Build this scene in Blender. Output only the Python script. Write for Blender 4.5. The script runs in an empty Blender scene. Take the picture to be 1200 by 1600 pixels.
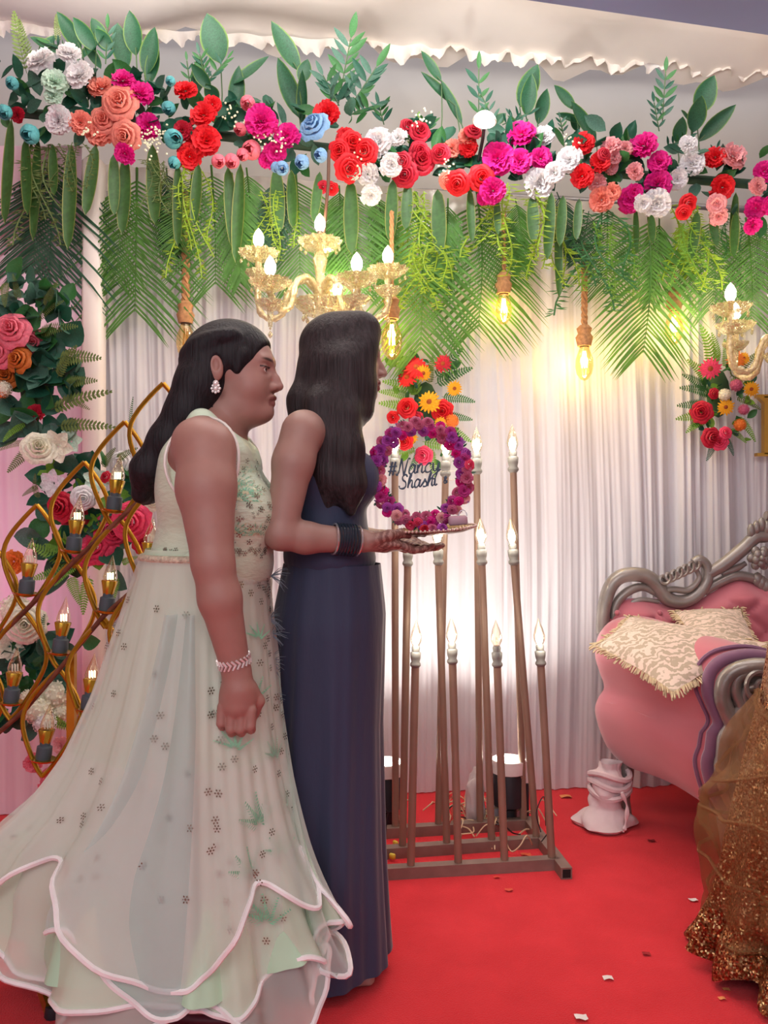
import bpy, math, random
import numpy as np
from mathutils import Vector, Matrix, Quaternion, noise as mnoise

random.seed(7)
RNG = np.random.RandomState(7)
S = bpy.context.scene
COL = S.collection
PI = math.pi

# ------------------------------------------------------------------ camera
F_PX = 1300.0
CAM_Z = 1.15
cam_d = bpy.data.cameras.new('camera')
cam_d.sensor_fit = 'VERTICAL'
cam_d.sensor_height = 36.0
cam_d.lens = 36.0 * F_PX / 1600.0
cam_d.clip_start = 0.05
cam = bpy.data.objects.new('camera', cam_d)
COL.objects.link(cam)
cam.location = (0, 0, CAM_Z)
cam.rotation_euler = (PI / 2, 0, 0)
S.camera = cam

# ------------------------------------------------------------------ world, exposure
S.view_settings.view_transform = 'Standard'
S.view_settings.look = 'None'
S.view_settings.gamma = 1.0
S.view_settings.use_curve_mapping = False
S.view_settings.exposure = 0.22
w = bpy.data.worlds.new('world')
S.world = w
w.use_nodes = True
w.node_tree.nodes['Background'].inputs[0].default_value = (0.86, 0.86, 1.0, 1)
w.node_tree.nodes['Background'].inputs[1].default_value = 0.85
S.cycles.max_bounces = 6
S.cycles.transparent_max_bounces = 24
S.cycles.sample_clamp_indirect = 4.0
S.cycles.caustics_reflective = False
S.cycles.caustics_refractive = False


def P(px, py, Y):
    """the point at depth Y that the photograph shows at pixel (px, py)"""
    return Vector(((px - 600.0) * Y / F_PX, Y, CAM_Z + (800.0 - py) * Y / F_PX))


WALL_Y, WALL_M = 3.40, 0.08


def wallY(px, off=0.0):
    return WALL_Y / (1 - WALL_M * (px - 600.0) / F_PX) - off


def WP(px, py, off=0.0):
    return P(px, py, wallY(px, off))


def lamp(name, kind, loc, energy, color=(1, 1, 1), size=0.05, target=None, **kw):
    d = bpy.data.lights.new(name, kind)
    d.energy = energy
    d.color = color
    if kind == 'AREA':
        d.shape = 'RECTANGLE'
        d.size = size
        d.size_y = kw.get('size_y', size)
    else:
        d.shadow_soft_size = size
    if kind == 'SPOT':
        d.spot_size = kw.get('angle', 1.2)
        d.spot_blend = kw.get('blend', 0.8)
    o = bpy.data.objects.new(name, d)
    o.location = loc
    if target is not None:
        o.rotation_euler = (Vector(target) - Vector(loc)).to_track_quat('-Z', 'Y').to_euler()
    COL.objects.link(o)
    return o


# hall lights: a broad soft one over the photographer, one high over the stage
lamp('hall_light', 'AREA', (-0.4, -1.2, 2.9), 44, (1.0, 0.97, 0.95), 3.0, (0, 3.0, 0.9), size_y=1.6)
lamp('stage_light', 'AREA', (0.3, 2.1, 2.94), 26, (1.0, 0.96, 0.92), 2.2, (0.35, 2.9, 0.0), size_y=0.8)


# ------------------------------------------------------------------ materials
MATS = {}


def srgb(r, g=None, b=None):
    if g is None:
        r, g, b = r
    f = lambda c: (c / 255.0 / 12.92) if c / 255.0 <= 0.04045 else ((c / 255.0 + 0.055) / 1.055) ** 2.4
    return (f(r), f(g), f(b), 1.0)


def mat(name, rgb, rough=0.6, metal=0.0, var=0.12, scale=12.0, bump=0.0, bscale=60.0, alpha=1.0,
        trans=0.0, emit=None, estr=0.0, sheen=0.0, spec=0.5, translucent=0.0, edge=None, stretch=None):
    if name in MATS:
        return MATS[name]
    m = bpy.data.materials.new(name)
    m.use_nodes = True
    nt = m.node_tree
    N, L = nt.nodes, nt.links
    b = N['Principled BSDF']
    c = srgb(rgb)
    b.inputs['Roughness'].default_value = rough
    b.inputs['Metallic'].default_value = metal
    b.inputs['Specular IOR Level'].default_value = spec
    b.inputs['Alpha'].default_value = alpha
    b.inputs['Transmission Weight'].default_value = trans
    if sheen:
        b.inputs['Sheen Weight'].default_value = sheen
    if emit is not None:
        b.inputs['Emission Color'].default_value = srgb(emit)
        b.inputs['Emission Strength'].default_value = estr
    tc = N.new('ShaderNodeTexCoord')
    mp = N.new('ShaderNodeMapping')
    if stretch:
        mp.inputs['Scale'].default_value = stretch
    L.new(tc.outputs['Object'], mp.inputs[0])
    no = N.new('ShaderNodeTexNoise')
    no.inputs['Scale'].default_value = scale
    no.inputs['Detail'].default_value = 4
    L.new(mp.outputs[0], no.inputs['Vector'])
    mr = N.new('ShaderNodeMapRange')
    mr.inputs['From Min'].default_value = 0.3
    mr.inputs['From Max'].default_value = 0.7
    L.new(no.outputs[0], mr.inputs[0])
    mx = N.new('ShaderNodeMix')
    mx.data_type = 'RGBA'
    L.new(mr.outputs[0], mx.inputs[0])
    mx.inputs[6].default_value = tuple(x * (1 - var) for x in c[:3]) + (1,)
    mx.inputs[7].default_value = tuple(min(1, x * (1 + var)) for x in c[:3]) + (1,)
    out = mx.outputs[2]
    if edge is not None:
        uv = N.new('ShaderNodeUVMap')
        sp = N.new('ShaderNodeSeparateXYZ')
        L.new(uv.outputs[0], sp.inputs[0])
        a = N.new('ShaderNodeMath'); a.operation = 'SUBTRACT'; a.inputs[1].default_value = 0.5
        L.new(sp.outputs[0], a.inputs[0])
        a2 = N.new('ShaderNodeMath'); a2.operation = 'ABSOLUTE'
        L.new(a.outputs[0], a2.inputs[0])
        r = N.new('ShaderNodeMapRange')
        r.inputs['From Min'].default_value = edge[1]
        r.inputs['From Max'].default_value = edge[2]
        L.new(a2.outputs[0], r.inputs[0])
        m2 = N.new('ShaderNodeMix'); m2.data_type = 'RGBA'
        L.new(r.outputs[0], m2.inputs[0])
        L.new(out, m2.inputs[6])
        m2.inputs[7].default_value = srgb(edge[0])
        out = m2.outputs[2]
    L.new(out, b.inputs['Base Color'])
    if bump:
        n2 = N.new('ShaderNodeTexNoise')
        n2.inputs['Scale'].default_value = bscale
        n2.inputs['Detail'].default_value = 3
        L.new(mp.outputs[0], n2.inputs['Vector'])
        bp = N.new('ShaderNodeBump')
        bp.inputs['Strength'].default_value = bump
        bp.inputs['Distance'].default_value = 0.01
        L.new(n2.outputs[0], bp.inputs['Height'])
        L.new(bp.outputs[0], b.inputs['Normal'])
    if translucent:
        tr = N.new('ShaderNodeBsdfTranslucent')
        L.new(out, tr.inputs[0])
        ms = N.new('ShaderNodeMixShader')
        ms.inputs[0].default_value = translucent
        L.new(b.outputs[0], ms.inputs[1])
        L.new(tr.outputs[0], ms.inputs[2])
        L.new(ms.outputs[0], N['Material Output'].inputs[0])
    MATS[name] = m
    return m


def glass(name, rgb, alpha=0.3, rough=0.05):
    """thin clear shell: mostly transparent with a glossy skin"""
    if name in MATS:
        return MATS[name]
    m = bpy.data.materials.new(name)
    m.use_nodes = True
    N, L = m.node_tree.nodes, m.node_tree.links
    N.remove(N['Principled BSDF'])
    t = N.new('ShaderNodeBsdfTransparent'); t.inputs[0].default_value = srgb(rgb)
    g = N.new('ShaderNodeBsdfGlossy'); g.inputs['Roughness'].default_value = rough
    g.inputs[0].default_value = srgb(rgb)
    lw = N.new('ShaderNodeLayerWeight'); lw.inputs[0].default_value = alpha
    ms = N.new('ShaderNodeMixShader')
    L.new(lw.outputs['Facing'], ms.inputs[0])
    L.new(t.outputs[0], ms.inputs[1]); L.new(g.outputs[0], ms.inputs[2])
    L.new(ms.outputs[0], N['Material Output'].inputs[0])
    MATS[name] = m
    return m


def emis(name, rgb, strength):
    if name in MATS:
        return MATS[name]
    m = bpy.data.materials.new(name)
    m.use_nodes = True
    b = m.node_tree.nodes['Principled BSDF']
    b.inputs['Base Color'].default_value = srgb(rgb)
    b.inputs['Emission Color'].default_value = srgb(rgb)
    b.inputs['Emission Strength'].default_value = strength
    MATS[name] = m
    return m


# ------------------------------------------------------------------ objects
def tag(o, label=None, cat=None, group=None, kind=None):
    if label: o['label'] = label
    if cat: o['category'] = cat
    if group: o['group'] = group
    if kind: o['kind'] = kind
    return o


def thing(name, loc, label, cat, group=None):
    o = bpy.data.objects.new(name, None)
    o.empty_display_size = 0.05
    COL.objects.link(o)
    o.location = loc
    return tag(o, label, cat, group)


def link(name, me, m, parent=None):
    """a mesh whose vertices are in world coordinates, as an object under parent"""
    o = bpy.data.objects.new(name, me)
    COL.objects.link(o)
    if m is not None and not me.materials:
        me.materials.append(m)
    if parent is not None:
        o.parent = parent
        if parent.type == 'EMPTY':
            o.location = -Vector(parent.location)
    return o


class MB:
    def __init__(s):
        s.v = []; s.f = []; s.uv = {}

    def add(s, vs, fs, uv=None):
        n = len(s.v)
        s.v.extend([tuple(v) for v in vs])
        s.f.extend([tuple(i + n for i in f) for f in fs])
        if uv:
            for i, u in enumerate(uv): s.uv[n + i] = u
        return s

    def mesh(s, name, smooth=True):
        me = bpy.data.meshes.new(name)
        me.from_pydata(s.v, [], s.f)
        if s.uv:
            l = me.uv_layers.new(name='uv')
            for lp in me.loops:
                l.data[lp.index].uv = s.uv.get(lp.vertex_index, (0.5, 0.5))
        if smooth:
            me.polygons.foreach_set('use_smooth', [True] * len(me.polygons))
            if len(me.polygons) < 30000: me.set_sharp_from_angle(angle=0.95)
        me.update()
        return me

    def build(s, name, m, parent=None, smooth=True):
        return link(name, s.mesh(name, smooth), m, parent)

    def box(s, c, d, rot=None, bev=0.0):
        hx, hy, hz = d[0] / 2, d[1] / 2, d[2] / 2
        R = rot if rot is not None else Matrix.Identity(3)
        c = Vector(c)
        if bev <= 0:
            vs = [c + R @ Vector((x * hx, y * hy, z * hz)) for x in (-1, 1) for y in (-1, 1) for z in (-1, 1)]
            fs = [(0, 1, 3, 2), (4, 6, 7, 5), (0, 4, 5, 1), (2, 3, 7, 6), (0, 2, 6, 4), (1, 5, 7, 3)]
            return s.add(vs, fs)
        ring = []
        vs = []
        b = bev
        for z, i in ((-hz, b), (-hz + b, 0), (hz - b, 0), (hz, b)):
            for x, y in ((-hx + b + 0, -hy + i), (hx - b, -hy + i), (hx - i, -hy + b), (hx - i, hy - b),
                         (hx - b, hy - i), (-hx + b, hy - i), (-hx + i, hy - b), (-hx + i, -hy + b)):
                vs.append(c + R @ Vector((x, y, z)))
        fs = []
        for k in range(3):
            for i in range(8):
                j = (i + 1) % 8
                fs.append((k * 8 + i, k * 8 + j, (k + 1) * 8 + j, (k + 1) * 8 + i))
        fs.append(tuple(range(7, -1, -1))); fs.append(tuple(range(24, 32)))
        return s.add(vs, fs)

    def bar(s, a, b, w, h=None):
        """square-section bar from a to b"""
        a, b = Vector(a), Vector(b)
        d = b - a
        q = d.to_track_quat('Z', 'Y').to_matrix()
        return s.box((a + b) / 2, (w, h or w, d.length), q)

    def tube(s, pts, r, seg=8, cap=True, closed=False, flat=1.0, up=None):
        pts = [Vector(p) for p in pts]
        n = len(pts)
        rs = r if isinstance(r, (list, tuple)) else [r] * n
        vs = []; fs = []
        prev = None
        for i, p in enumerate(pts):
            if closed:
                t = pts[(i + 1) % n] - pts[i - 1]
            else:
                t = pts[min(i + 1, n - 1)] - pts[max(i - 1, 0)]
            if t.length < 1e-9: t = Vector((0, 0, 1))
            t.normalize()
            if prev is None:
                u0 = up if up is not None else (Vector((0, 0, 1)) if abs(t.z) < 0.9 else Vector((1, 0, 0)))
                u = (Vector(u0) - t * t.dot(Vector(u0))).normalized()
            else:
                u = (prev - t * t.dot(prev))
                u = u.normalized() if u.length > 1e-6 else prev
            prev = u
            v = t.cross(u)
            for k in range(seg):
                a = 2 * PI * k / seg
                vs.append(p + (u * math.cos(a) + v * math.sin(a) * flat) * rs[i])
        m = n if closed else n - 1
        for i in range(m):
            for k in range(seg):
                k2 = (k + 1) % seg
                j = (i + 1) % n
                fs.append((i * seg + k, i * seg + k2, j * seg + k2, j * seg + k))
        if cap and not closed:
            fs.append(tuple(range(seg - 1, -1, -1)))
            fs.append(tuple((n - 1) * seg + k for k in range(seg)))
        return s.add(vs, fs)

    def lathe(s, prof, c, seg=20, axis=None, flute=0.0, nfl=12, jag=0.0):
        """prof: (radius, height) list revolved about axis through c"""
        c = Vector(c)
        ax = Vector(axis).normalized() if axis is not None else Vector((0, 0, 1))
        q = ax.to_track_quat('Z', 'Y').to_matrix()
        vs = []; fs = []
        for r, h in prof:
            for k in range(seg):
                a = 2 * PI * k / seg
                rr = r * (1 + flute * math.cos(a * nfl))
                vs.append(c + q @ Vector((rr * math.cos(a), rr * math.sin(a), h)))
        for i in range(len(prof) - 1):
            for k in range(seg):
                k2 = (k + 1) % seg
                fs.append((i * seg + k, i * seg + k2, (i + 1) * seg + k2, (i + 1) * seg + k))
        if prof[0][0] > 1e-5: fs.append(tuple(range(seg - 1, -1, -1)))
        if prof[-1][0] > 1e-5: fs.append(tuple((len(prof) - 1) * seg + k for k in range(seg)))
        return s.add(vs, fs)

    def ball(s, c, r, seg=10, rings=6):
        if not isinstance(r, (tuple, list)): r = (r, r, r)
        vs = []; fs = []
        c = Vector(c)
        for i in range(rings + 1):
            ph = PI * i / rings
            for k in range(seg):
                a = 2 * PI * k / seg
                vs.append(c + Vector((r[0] * math.sin(ph) * math.cos(a), r[1] * math.sin(ph) * math.sin(a), r[2] * math.cos(ph))))
        for i in range(rings):
            for k in range(seg):
                k2 = (k + 1) % seg
                fs.append((i * seg + k, (i + 1) * seg + k, (i + 1) * seg + k2, i * seg + k2))
        return s.add(vs, fs)

    def grid(s, fn, nu, nv, closed=False, uv=True):
        vs = []; fs = []; uvs = []
        for j in range(nv + 1):
            for i in range(nu + (0 if closed else 1)):
                vs.append(fn(i / nu, j / nv))
                uvs.append((i / nu, j / nv))
        w_ = nu if closed else nu + 1
        for j in range(nv):
            for i in range(nu):
                i2 = (i + 1) % w_ if closed else i + 1
                fs.append((j * w_ + i, j * w_ + i2, (j + 1) * w_ + i2, (j + 1) * w_ + i))
        return s.add(vs, fs, uvs if uv else None)


def spline(pts, n=8):
    """Catmull-Rom through pts (tuples or vectors of any size), n steps a span"""
    pts = [Vector(p) for p in pts]
    out = []
    for i in range(len(pts) - 1):
        p0 = pts[i - 1] if i > 0 else pts[i] * 2 - pts[i + 1]
        p1, p2 = pts[i], pts[i + 1]
        p3 = pts[i + 2] if i + 2 < len(pts) else p2 * 2 - p1
        for k in range(n):
            t = k / n
            out.append(0.5 * ((2 * p1) + (p2 - p0) * t + (2 * p0 - 5 * p1 + 4 * p2 - p3) * t * t + (3 * p1 - p0 - 3 * p2 + p3) * t ** 3))
    out.append(pts[-1])
    return out


def pline(pts, Y, n=6):
    """smooth world curve from pixel points at depth Y (a third value overrides the depth)"""
    return spline([P(p[0], p[1], p[2] if len(p) > 2 else Y) for p in pts], n)


def lerp(a, b, t): return a + (b - a) * t


def interp(x, xs, ys):
    return float(np.interp(x, xs, ys))


# ------------------------------------------------------------------ implicit bodies (surface nets on a rectilinear grid)
def surface_nets(F, xs, ys, zs):
    nx, ny, nz = F.shape
    inside = F < 0
    acc = inside[:-1, :-1, :-1].astype(np.uint8)
    for dx in (0, 1):
        for dy in (0, 1):
            for dz in (0, 1):
                if dx + dy + dz:
                    acc = acc + inside[dx:nx - 1 + dx, dy:ny - 1 + dy, dz:nz - 1 + dz]
    mixed = (acc > 0) & (acc < 8)
    I, J, K = np.nonzero(mixed)
    idx = -np.ones(mixed.shape, np.int32)
    idx[I, J, K] = np.arange(len(I))
    pos = np.zeros((len(I), 3)); cnt = np.zeros(len(I))
    off = [(a, b, c) for a in (0, 1) for b in (0, 1) for c in (0, 1)]
    for a in off:
        for ax in range(3):
            if a[ax]: continue
            b = list(a); b[ax] = 1
            fa = F[I + a[0], J + a[1], K + a[2]]; fb = F[I + b[0], J + b[1], K + b[2]]
            m = (fa < 0) != (fb < 0)
            t = np.where(m, fa / (fa - fb + 1e-20), 0)
            pa = np.stack([xs[I + a[0]], ys[J + a[1]], zs[K + a[2]]], 1)
            pb = np.stack([xs[I + b[0]], ys[J + b[1]], zs[K + b[2]]], 1)
            pos += np.where(m[:, None], pa + (pb - pa) * t[:, None], 0)
            cnt += m
    pos /= cnt[:, None]
    quads = []
    for ax in range(3):
        sl0 = [slice(1, -1)] * 3; sl1 = [slice(1, -1)] * 3
        sl0[ax] = slice(0, F.shape[ax] - 1); sl1[ax] = slice(1, F.shape[ax])
        A = inside[tuple(sl0)]; B = inside[tuple(sl1)]
        o1, o2 = [(1, 2), (2, 0), (0, 1)][ax]
        for sgn in (0, 1):
            m = (A & ~B) if sgn == 0 else (~A & B)
            ii = np.array(np.nonzero(m))
            if ii.shape[1] == 0: continue
            base = ii.copy()
            for q in range(3):
                if q != ax: base[q] += 1
            def cell(d1, d2):
                c = base.copy(); c[o1] -= d1; c[o2] -= d2
                return idx[c[0], c[1], c[2]]
            q4 = np.stack([cell(1, 1), cell(0, 1), cell(0, 0), cell(1, 0)], 1)
            if sgn: q4 = q4[:, ::-1]
            quads.append(q4)
    return pos, np.concatenate(quads)


def np_mesh(name, pos, quads, cols=None):
    me = bpy.data.meshes.new(name)
    me.vertices.add(len(pos)); me.vertices.foreach_set('co', pos.astype(np.float32).ravel())
    me.loops.add(len(quads) * 4); me.loops.foreach_set('vertex_index', quads.astype(np.int32).ravel())
    me.polygons.add(len(quads)); me.polygons.foreach_set('loop_start', np.arange(0, len(quads) * 4, 4, dtype=np.int32))
    me.update(calc_edges=True)
    me.polygons.foreach_set('use_smooth', np.ones(len(quads), dtype=bool))
    if cols is not None:
        ca = me.color_attributes.new('tint', 'FLOAT_COLOR', 'POINT')
        ca.data.foreach_set('color', cols.astype(np.float32).ravel())
    me.validate()
    return me


class Body:
    """smooth union of primitives; later ones blend onto or carve the earlier ones"""
    def __init__(s):
        s.p = []; s.frame(None)

    def frame(s, T=None, R=None, sc=1.0):
        s.T = np.array(T if T is not None else (0, 0, 0), float)
        s.R = np.array(R if R is not None else Matrix.Identity(3), float)
        s.sc = sc
        return s

    def _add(s, kind, par, lo, hi, k, op):
        cs = np.array([[(lo, hi)[a][0], (lo, hi)[b][1], (lo, hi)[c][2]] for a in (0, 1) for b in (0, 1) for c in (0, 1)])
        wc = (cs * s.sc) @ s.R.T + s.T
        mg = k + 0.012
        s.p.append((kind, par, s.T, s.R, s.sc, wc.min(0) - mg, wc.max(0) + mg, k, op))

    def cone(s, a, b, ra, rb=None, k=0.02, op='+'):
        rb = ra if rb is None else rb
        a = np.array(a, float); b = np.array(b, float); r = max(ra, rb)
        s._add('c', (a, b, ra, rb), np.minimum(a, b) - r, np.maximum(a, b) + r, k, op); return s

    def chain(s, pts, rs, k=0.02, op='+'):
        for i in range(len(pts) - 1): s.cone(pts[i], pts[i + 1], rs[i], rs[i + 1], k, op)
        return s

    def ell(s, c, r, k=0.02, op='+', rot=None):
        c = np.array(c, float); r = np.array(r, float)
        Q = np.array(Matrix.Identity(3) if rot is None else rot, float)
        m = r.max() if rot is not None else r
        s._add('e', (c, r, Q), c - m, c + m, k, op); return s

    def mesh_np(s, xs, ys, zs, post=None):
        F = np.full((len(xs), len(ys), len(zs)), 1.0, np.float32)
        for kind, par, T, R, sc, lo, hi, k, op in s.p:
            a = [max(0, int(np.searchsorted(ax, l)) - 1) for ax, l in zip((xs, ys, zs), lo)]
            b = [min(len(ax), int(np.searchsorted(ax, h)) + 1) for ax, h in zip((xs, ys, zs), hi)]
            if any(x >= y for x, y in zip(a, b)): continue
            X, Y, Z = np.meshgrid(xs[a[0]:b[0]] - T[0], ys[a[1]:b[1]] - T[1], zs[a[2]:b[2]] - T[2], indexing='ij')
            X = X.astype(np.float32); Y = Y.astype(np.float32); Z = Z.astype(np.float32)
            if not np.allclose(R, np.eye(3)):
                X, Y, Z = (X * R[0, 0] + Y * R[1, 0] + Z * R[2, 0], X * R[0, 1] + Y * R[1, 1] + Z * R[2, 1], X * R[0, 2] + Y * R[1, 2] + Z * R[2, 2])
            if sc != 1.0: X, Y, Z = X / sc, Y / sc, Z / sc
            if kind == 'c':
                A, B, ra, rb = par
                d = B - A; L2 = max(float(d @ d), 1e-12)
                X -= A[0]; Y -= A[1]; Z -= A[2]
                t = np.clip((X * d[0] + Y * d[1] + Z * d[2]) / L2, 0, 1)
                D = np.sqrt((X - t * d[0]) ** 2 + (Y - t * d[1]) ** 2 + (Z - t * d[2]) ** 2) - (ra + (rb - ra) * t)
            else:
                C, r, Q = par
                X -= C[0]; Y -= C[1]; Z -= C[2]
                if not np.allclose(Q, np.eye(3)):
                    X, Y, Z = (X * Q[0, 0] + Y * Q[1, 0] + Z * Q[2, 0], X * Q[0, 1] + Y * Q[1, 1] + Z * Q[2, 1], X * Q[0, 2] + Y * Q[1, 2] + Z * Q[2, 2])
                k0 = np.sqrt((X / r[0]) ** 2 + (Y / r[1]) ** 2 + (Z / r[2]) ** 2)
                k1 = np.sqrt((X / r[0] ** 2) ** 2 + (Y / r[1] ** 2) ** 2 + (Z / r[2] ** 2) ** 2)
                D = np.where(k1 > 1e-9, k0 * (k0 - 1) / (k1 + 1e-9), -r.min())
            D = (D * sc).astype(np.float32)
            sub = F[a[0]:b[0], a[1]:b[1], a[2]:b[2]]
            if op == '+':
                h = np.maximum(k - np.abs(sub - D), 0) / k
                sub[...] = np.minimum(sub, D) - h * h * k / 4
            else:
                h = np.maximum(k - np.abs(sub + D), 0) / k
                sub[...] = np.maximum(sub, -D) + h * h * k / 4
        if post is not None: F = post(F, xs, ys, zs)
        return surface_nets(F, xs, ys, zs)


def axis_pts(spans):
    """[(start, end, step), ...] -> one ascending coordinate array"""
    out = [spans[0][0]]
    for a, b, st in spans:
        n = max(1, int(round((b - a) / st)))
        out.extend(list(a + (b - a) * (np.arange(n) + 1) / n))
    return np.array(out)
# ================================================================== THE SETTING
def two_tone(name, c1, c2, scale, rough=0.8, bump=0.3, bscale=300, sheen=0.0):
    m = mat(name, c1, rough, var=0.0, sheen=sheen, bump=bump, bscale=bscale)
    N, L = m.node_tree.nodes, m.node_tree.links
    mix = [n for n in N if n.type == 'MIX'][0]
    no = [n for n in N if n.type == 'TEX_NOISE'][0]
    no.inputs['Scale'].default_value = scale
    mix.inputs[6].default_value = srgb(c1); mix.inputs[7].default_value = srgb(c2)
    return m


M_carpet = two_tone('red_carpet', (214, 24, 38), (232, 40, 52), 5.0, 0.95, 0.5, 260, 0.1)
M_satin = mat('white_satin', (226, 224, 228), 0.42, var=0.03, scale=3, sheen=0.15, translucent=0.12)
M_pinkcloth = mat('pink_side_cloth', (226, 194, 206), 0.6, var=0.04, scale=3, sheen=0.2)
M_cream = mat('cream_column_cloth', (238, 226, 216), 0.6, var=0.03, scale=4)
M_greywall = mat('grey_wall_cloth', (182, 176, 168), 0.85, var=0.05, scale=2)
M_ceil = mat('cream_ceiling_cloth', (244, 236, 226), 0.8, var=0.05, scale=2.5)
M_blue = mat('blue_truss_cloth', (122, 140, 190), 0.8, var=0.03, scale=3)

f = MB()
f.grid(lambda u, v: Vector((lerp(-4.2, 4.2, u), lerp(-3.6, 4.4, v), 0.0)), 12, 12)
tag(f.build('floor', M_carpet), kind='structure')
f = MB()
f.grid(lambda u, v: Vector((lerp(-4.2, 4.2, u), 4.15 + 0.012 * math.sin(u * 60) * (1 - v), lerp(0, 3.75, v))), 120, 6)
tag(f.build('wall_back', M_greywall), kind='structure')
for nm, x in (('wall_left', -4.2), ('wall_right', 4.2)):
    f = MB(); f.box((x, 0.4, 1.85), (0.06, 8.0, 3.7))
    tag(f.build(nm, M_greywall, smooth=False), kind='structure')


# draped ceiling cloth, billowed, with a ruffled edge a little before the back wall
def ceil_fn(u, v):
    x = lerp(-4.1, 4.1, u)
    y = lerp(-3.4, 3.95 + 0.05 * math.sin(x * 9) + 0.04 * math.sin(x * 23 + 1), v)
    n = mnoise.noise(Vector((x * 1.3, y * 2.2, 3.0)))
    z = 3.31 - 0.059 * x + 0.05 * n + 0.03 * math.sin(y * 7 + 2.0 * n + x)
    return Vector((x, y, z))


f = MB(); f.grid(ceil_fn, 160, 110)
tag(f.build('ceiling', M_ceil), kind='structure')
# frilled lower edge of that cloth
f = MB()


def frill(u, v):
    x = lerp(-3.0, 3.4, u)
    n = mnoise.noise(Vector((x * 5, 1, 1)))
    y = 3.88 + 0.03 * math.sin(x * 31 + 4 * n) * (0.3 + v) + 0.02 * math.sin(x * 97 + 3 * n) * v
    ztop = 3.31 - 0.059 * x + 0.03
    return Vector((x, y, ztop - v * (0.05 + 0.04 * mnoise.noise(Vector((x * 5, 0, 0))) + 0.02 * mnoise.noise(Vector((x * 24, 0, 4))) + 0.006 * math.sin(x * 83))))


f.grid(frill, 420, 6)
tag(f.build('trim_1', M_ceil), kind='structure')

# blue cloth-wrapped truss crossing above, in front of the stage
f = MB()
a, b = P(925, -2, 2.45), P(1320, 57, 2.75)
d = (b - a).normalized()
side = Vector((0, 1, 0))
f.bar(a - d * 0.9 + Vector((0, -0.2, 0.095)), b + d * 1.2 + Vector((0, -0.2, 0.095)), 0.32, 0.30)
tag(f.build('trim_2', M_blue, smooth=False), kind='structure')

# ---------------------------------------------------------- curtains (gathered pleats)
def pleat(x, z, seed, amp=0.022, base=26.0):
    """irregular gathered folds: broad, medium and thin ones that wander slowly down the cloth"""
    w_ = x + 0.035 * mnoise.noise(Vector((x * 1.2, z * 0.7, seed)))
    N_ = lambda f, zf, o: mnoise.noise(Vector((w_ * f, z * zf, seed + o)))
    v = 1.5 * N_(8, 0.25, 1) + 0.9 * (1 - 2.2 * abs(N_(17, 0.35, 2))) + 0.32 * (1 - 2.2 * abs(N_(37, 0.5, 3))) + 0.16 * N_(90, 1.6, 4)
    v += 0.15 * math.sin(w_ * base * 1.7 + seed)
    g = 0.7 + 0.6 * mnoise.noise(Vector((x * 2.0, z * 0.3, seed + 7)))
    return amp * v * g


def curtain(name, px0, px1, top_fn, off, m, seed, label, nu=620, nv=40, amp=0.022, zbot=0.004, flare=0.0):
    c = MB()

    def fn(u, v):
        px = lerp(px0, px1, u)
        y = wallY(px, off)
        q = P(px, 800, y)
        zt = top_fn(px)
        z = lerp(zt, zbot, v)
        k = 0.35 + 0.65 * min(1.0, v * 4)
        return Vector((q.x, y - pleat(q.x, z, seed, amp) * k - flare * v * v, z))

    c.grid(fn, nu, nv)
    o = c.build(name, m)
    tag(o, label, 'curtain')
    return o


def header_z(px):   # the curtain rail, slightly falling to the right
    return P(px, interp(px, [0, 300, 1200], [262, 285, 352]), wallY(px)).z


curtain('stage_curtain', 150, 1560, header_z, 0.0, M_satin, 1.0,
        'tall gathered white satin backdrop curtain behind the lamp poles and sofa', nu=1150, amp=0.026)
M_band = mat('white_header_cloth', (232, 226, 220), 0.6, var=0.02)
f = MB()
f.grid(lambda u, v: Vector((P(lerp(130, 1560, u), 800, wallY(lerp(130, 1560, u), 0.03)).x,
                            wallY(lerp(130, 1560, u), 0.035) - 0.004 * math.sin(u * 300),
                            header_z(lerp(130, 1560, u)) + lerp(0.03, -0.075, v))), 240, 4)
tag(f.build('trim_3', M_band), kind='structure')
f = MB(); a = P(-120, 800, wallY(-120)); b = P(1560, 800, wallY(1560))
a.z = header_z(-120) + 0.01; b.z = header_z(1560) + 0.01; a.y += 0.02; b.y += 0.02
f.tube([a, b], 0.022, 10)
tag(f.build('trim_4', mat('steel_rail', (150, 148, 150), 0.4, 0.8)), kind='structure')

# pink cloth panel on the far left and the cream wrapped column beside it
def left_top(px): return P(px, 232, wallY(px, 0.1)).z
curtain('side_curtain', -520, 128, left_top, 0.12, M_pinkcloth, 5.0,
        'pink-lit side cloth hanging at the far left behind the flowers', nu=300, amp=0.014)
f = MB()
a = P(147, 800, wallY(147, 0.12)); a.z = 0
hh = P(147, 250, a.y).z
f.box((a.x, a.y, hh / 2), (0.075, 0.075, hh), bev=0.012)
tag(f.build('column', M_cream), 'slim cream cloth-wrapped upright column between pink cloth and white curtain', 'column', kind='thing')

# ---------------------------------------------------------- stage lamps that light the cloth
M_black = mat('black_plastic', (38, 40, 46), 0.45)
M_lampface = emis('lamp_face_white', (255, 250, 240), 9.0)
M_whitering = mat('white_lamp_ring', (235, 232, 228), 0.4)


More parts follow.
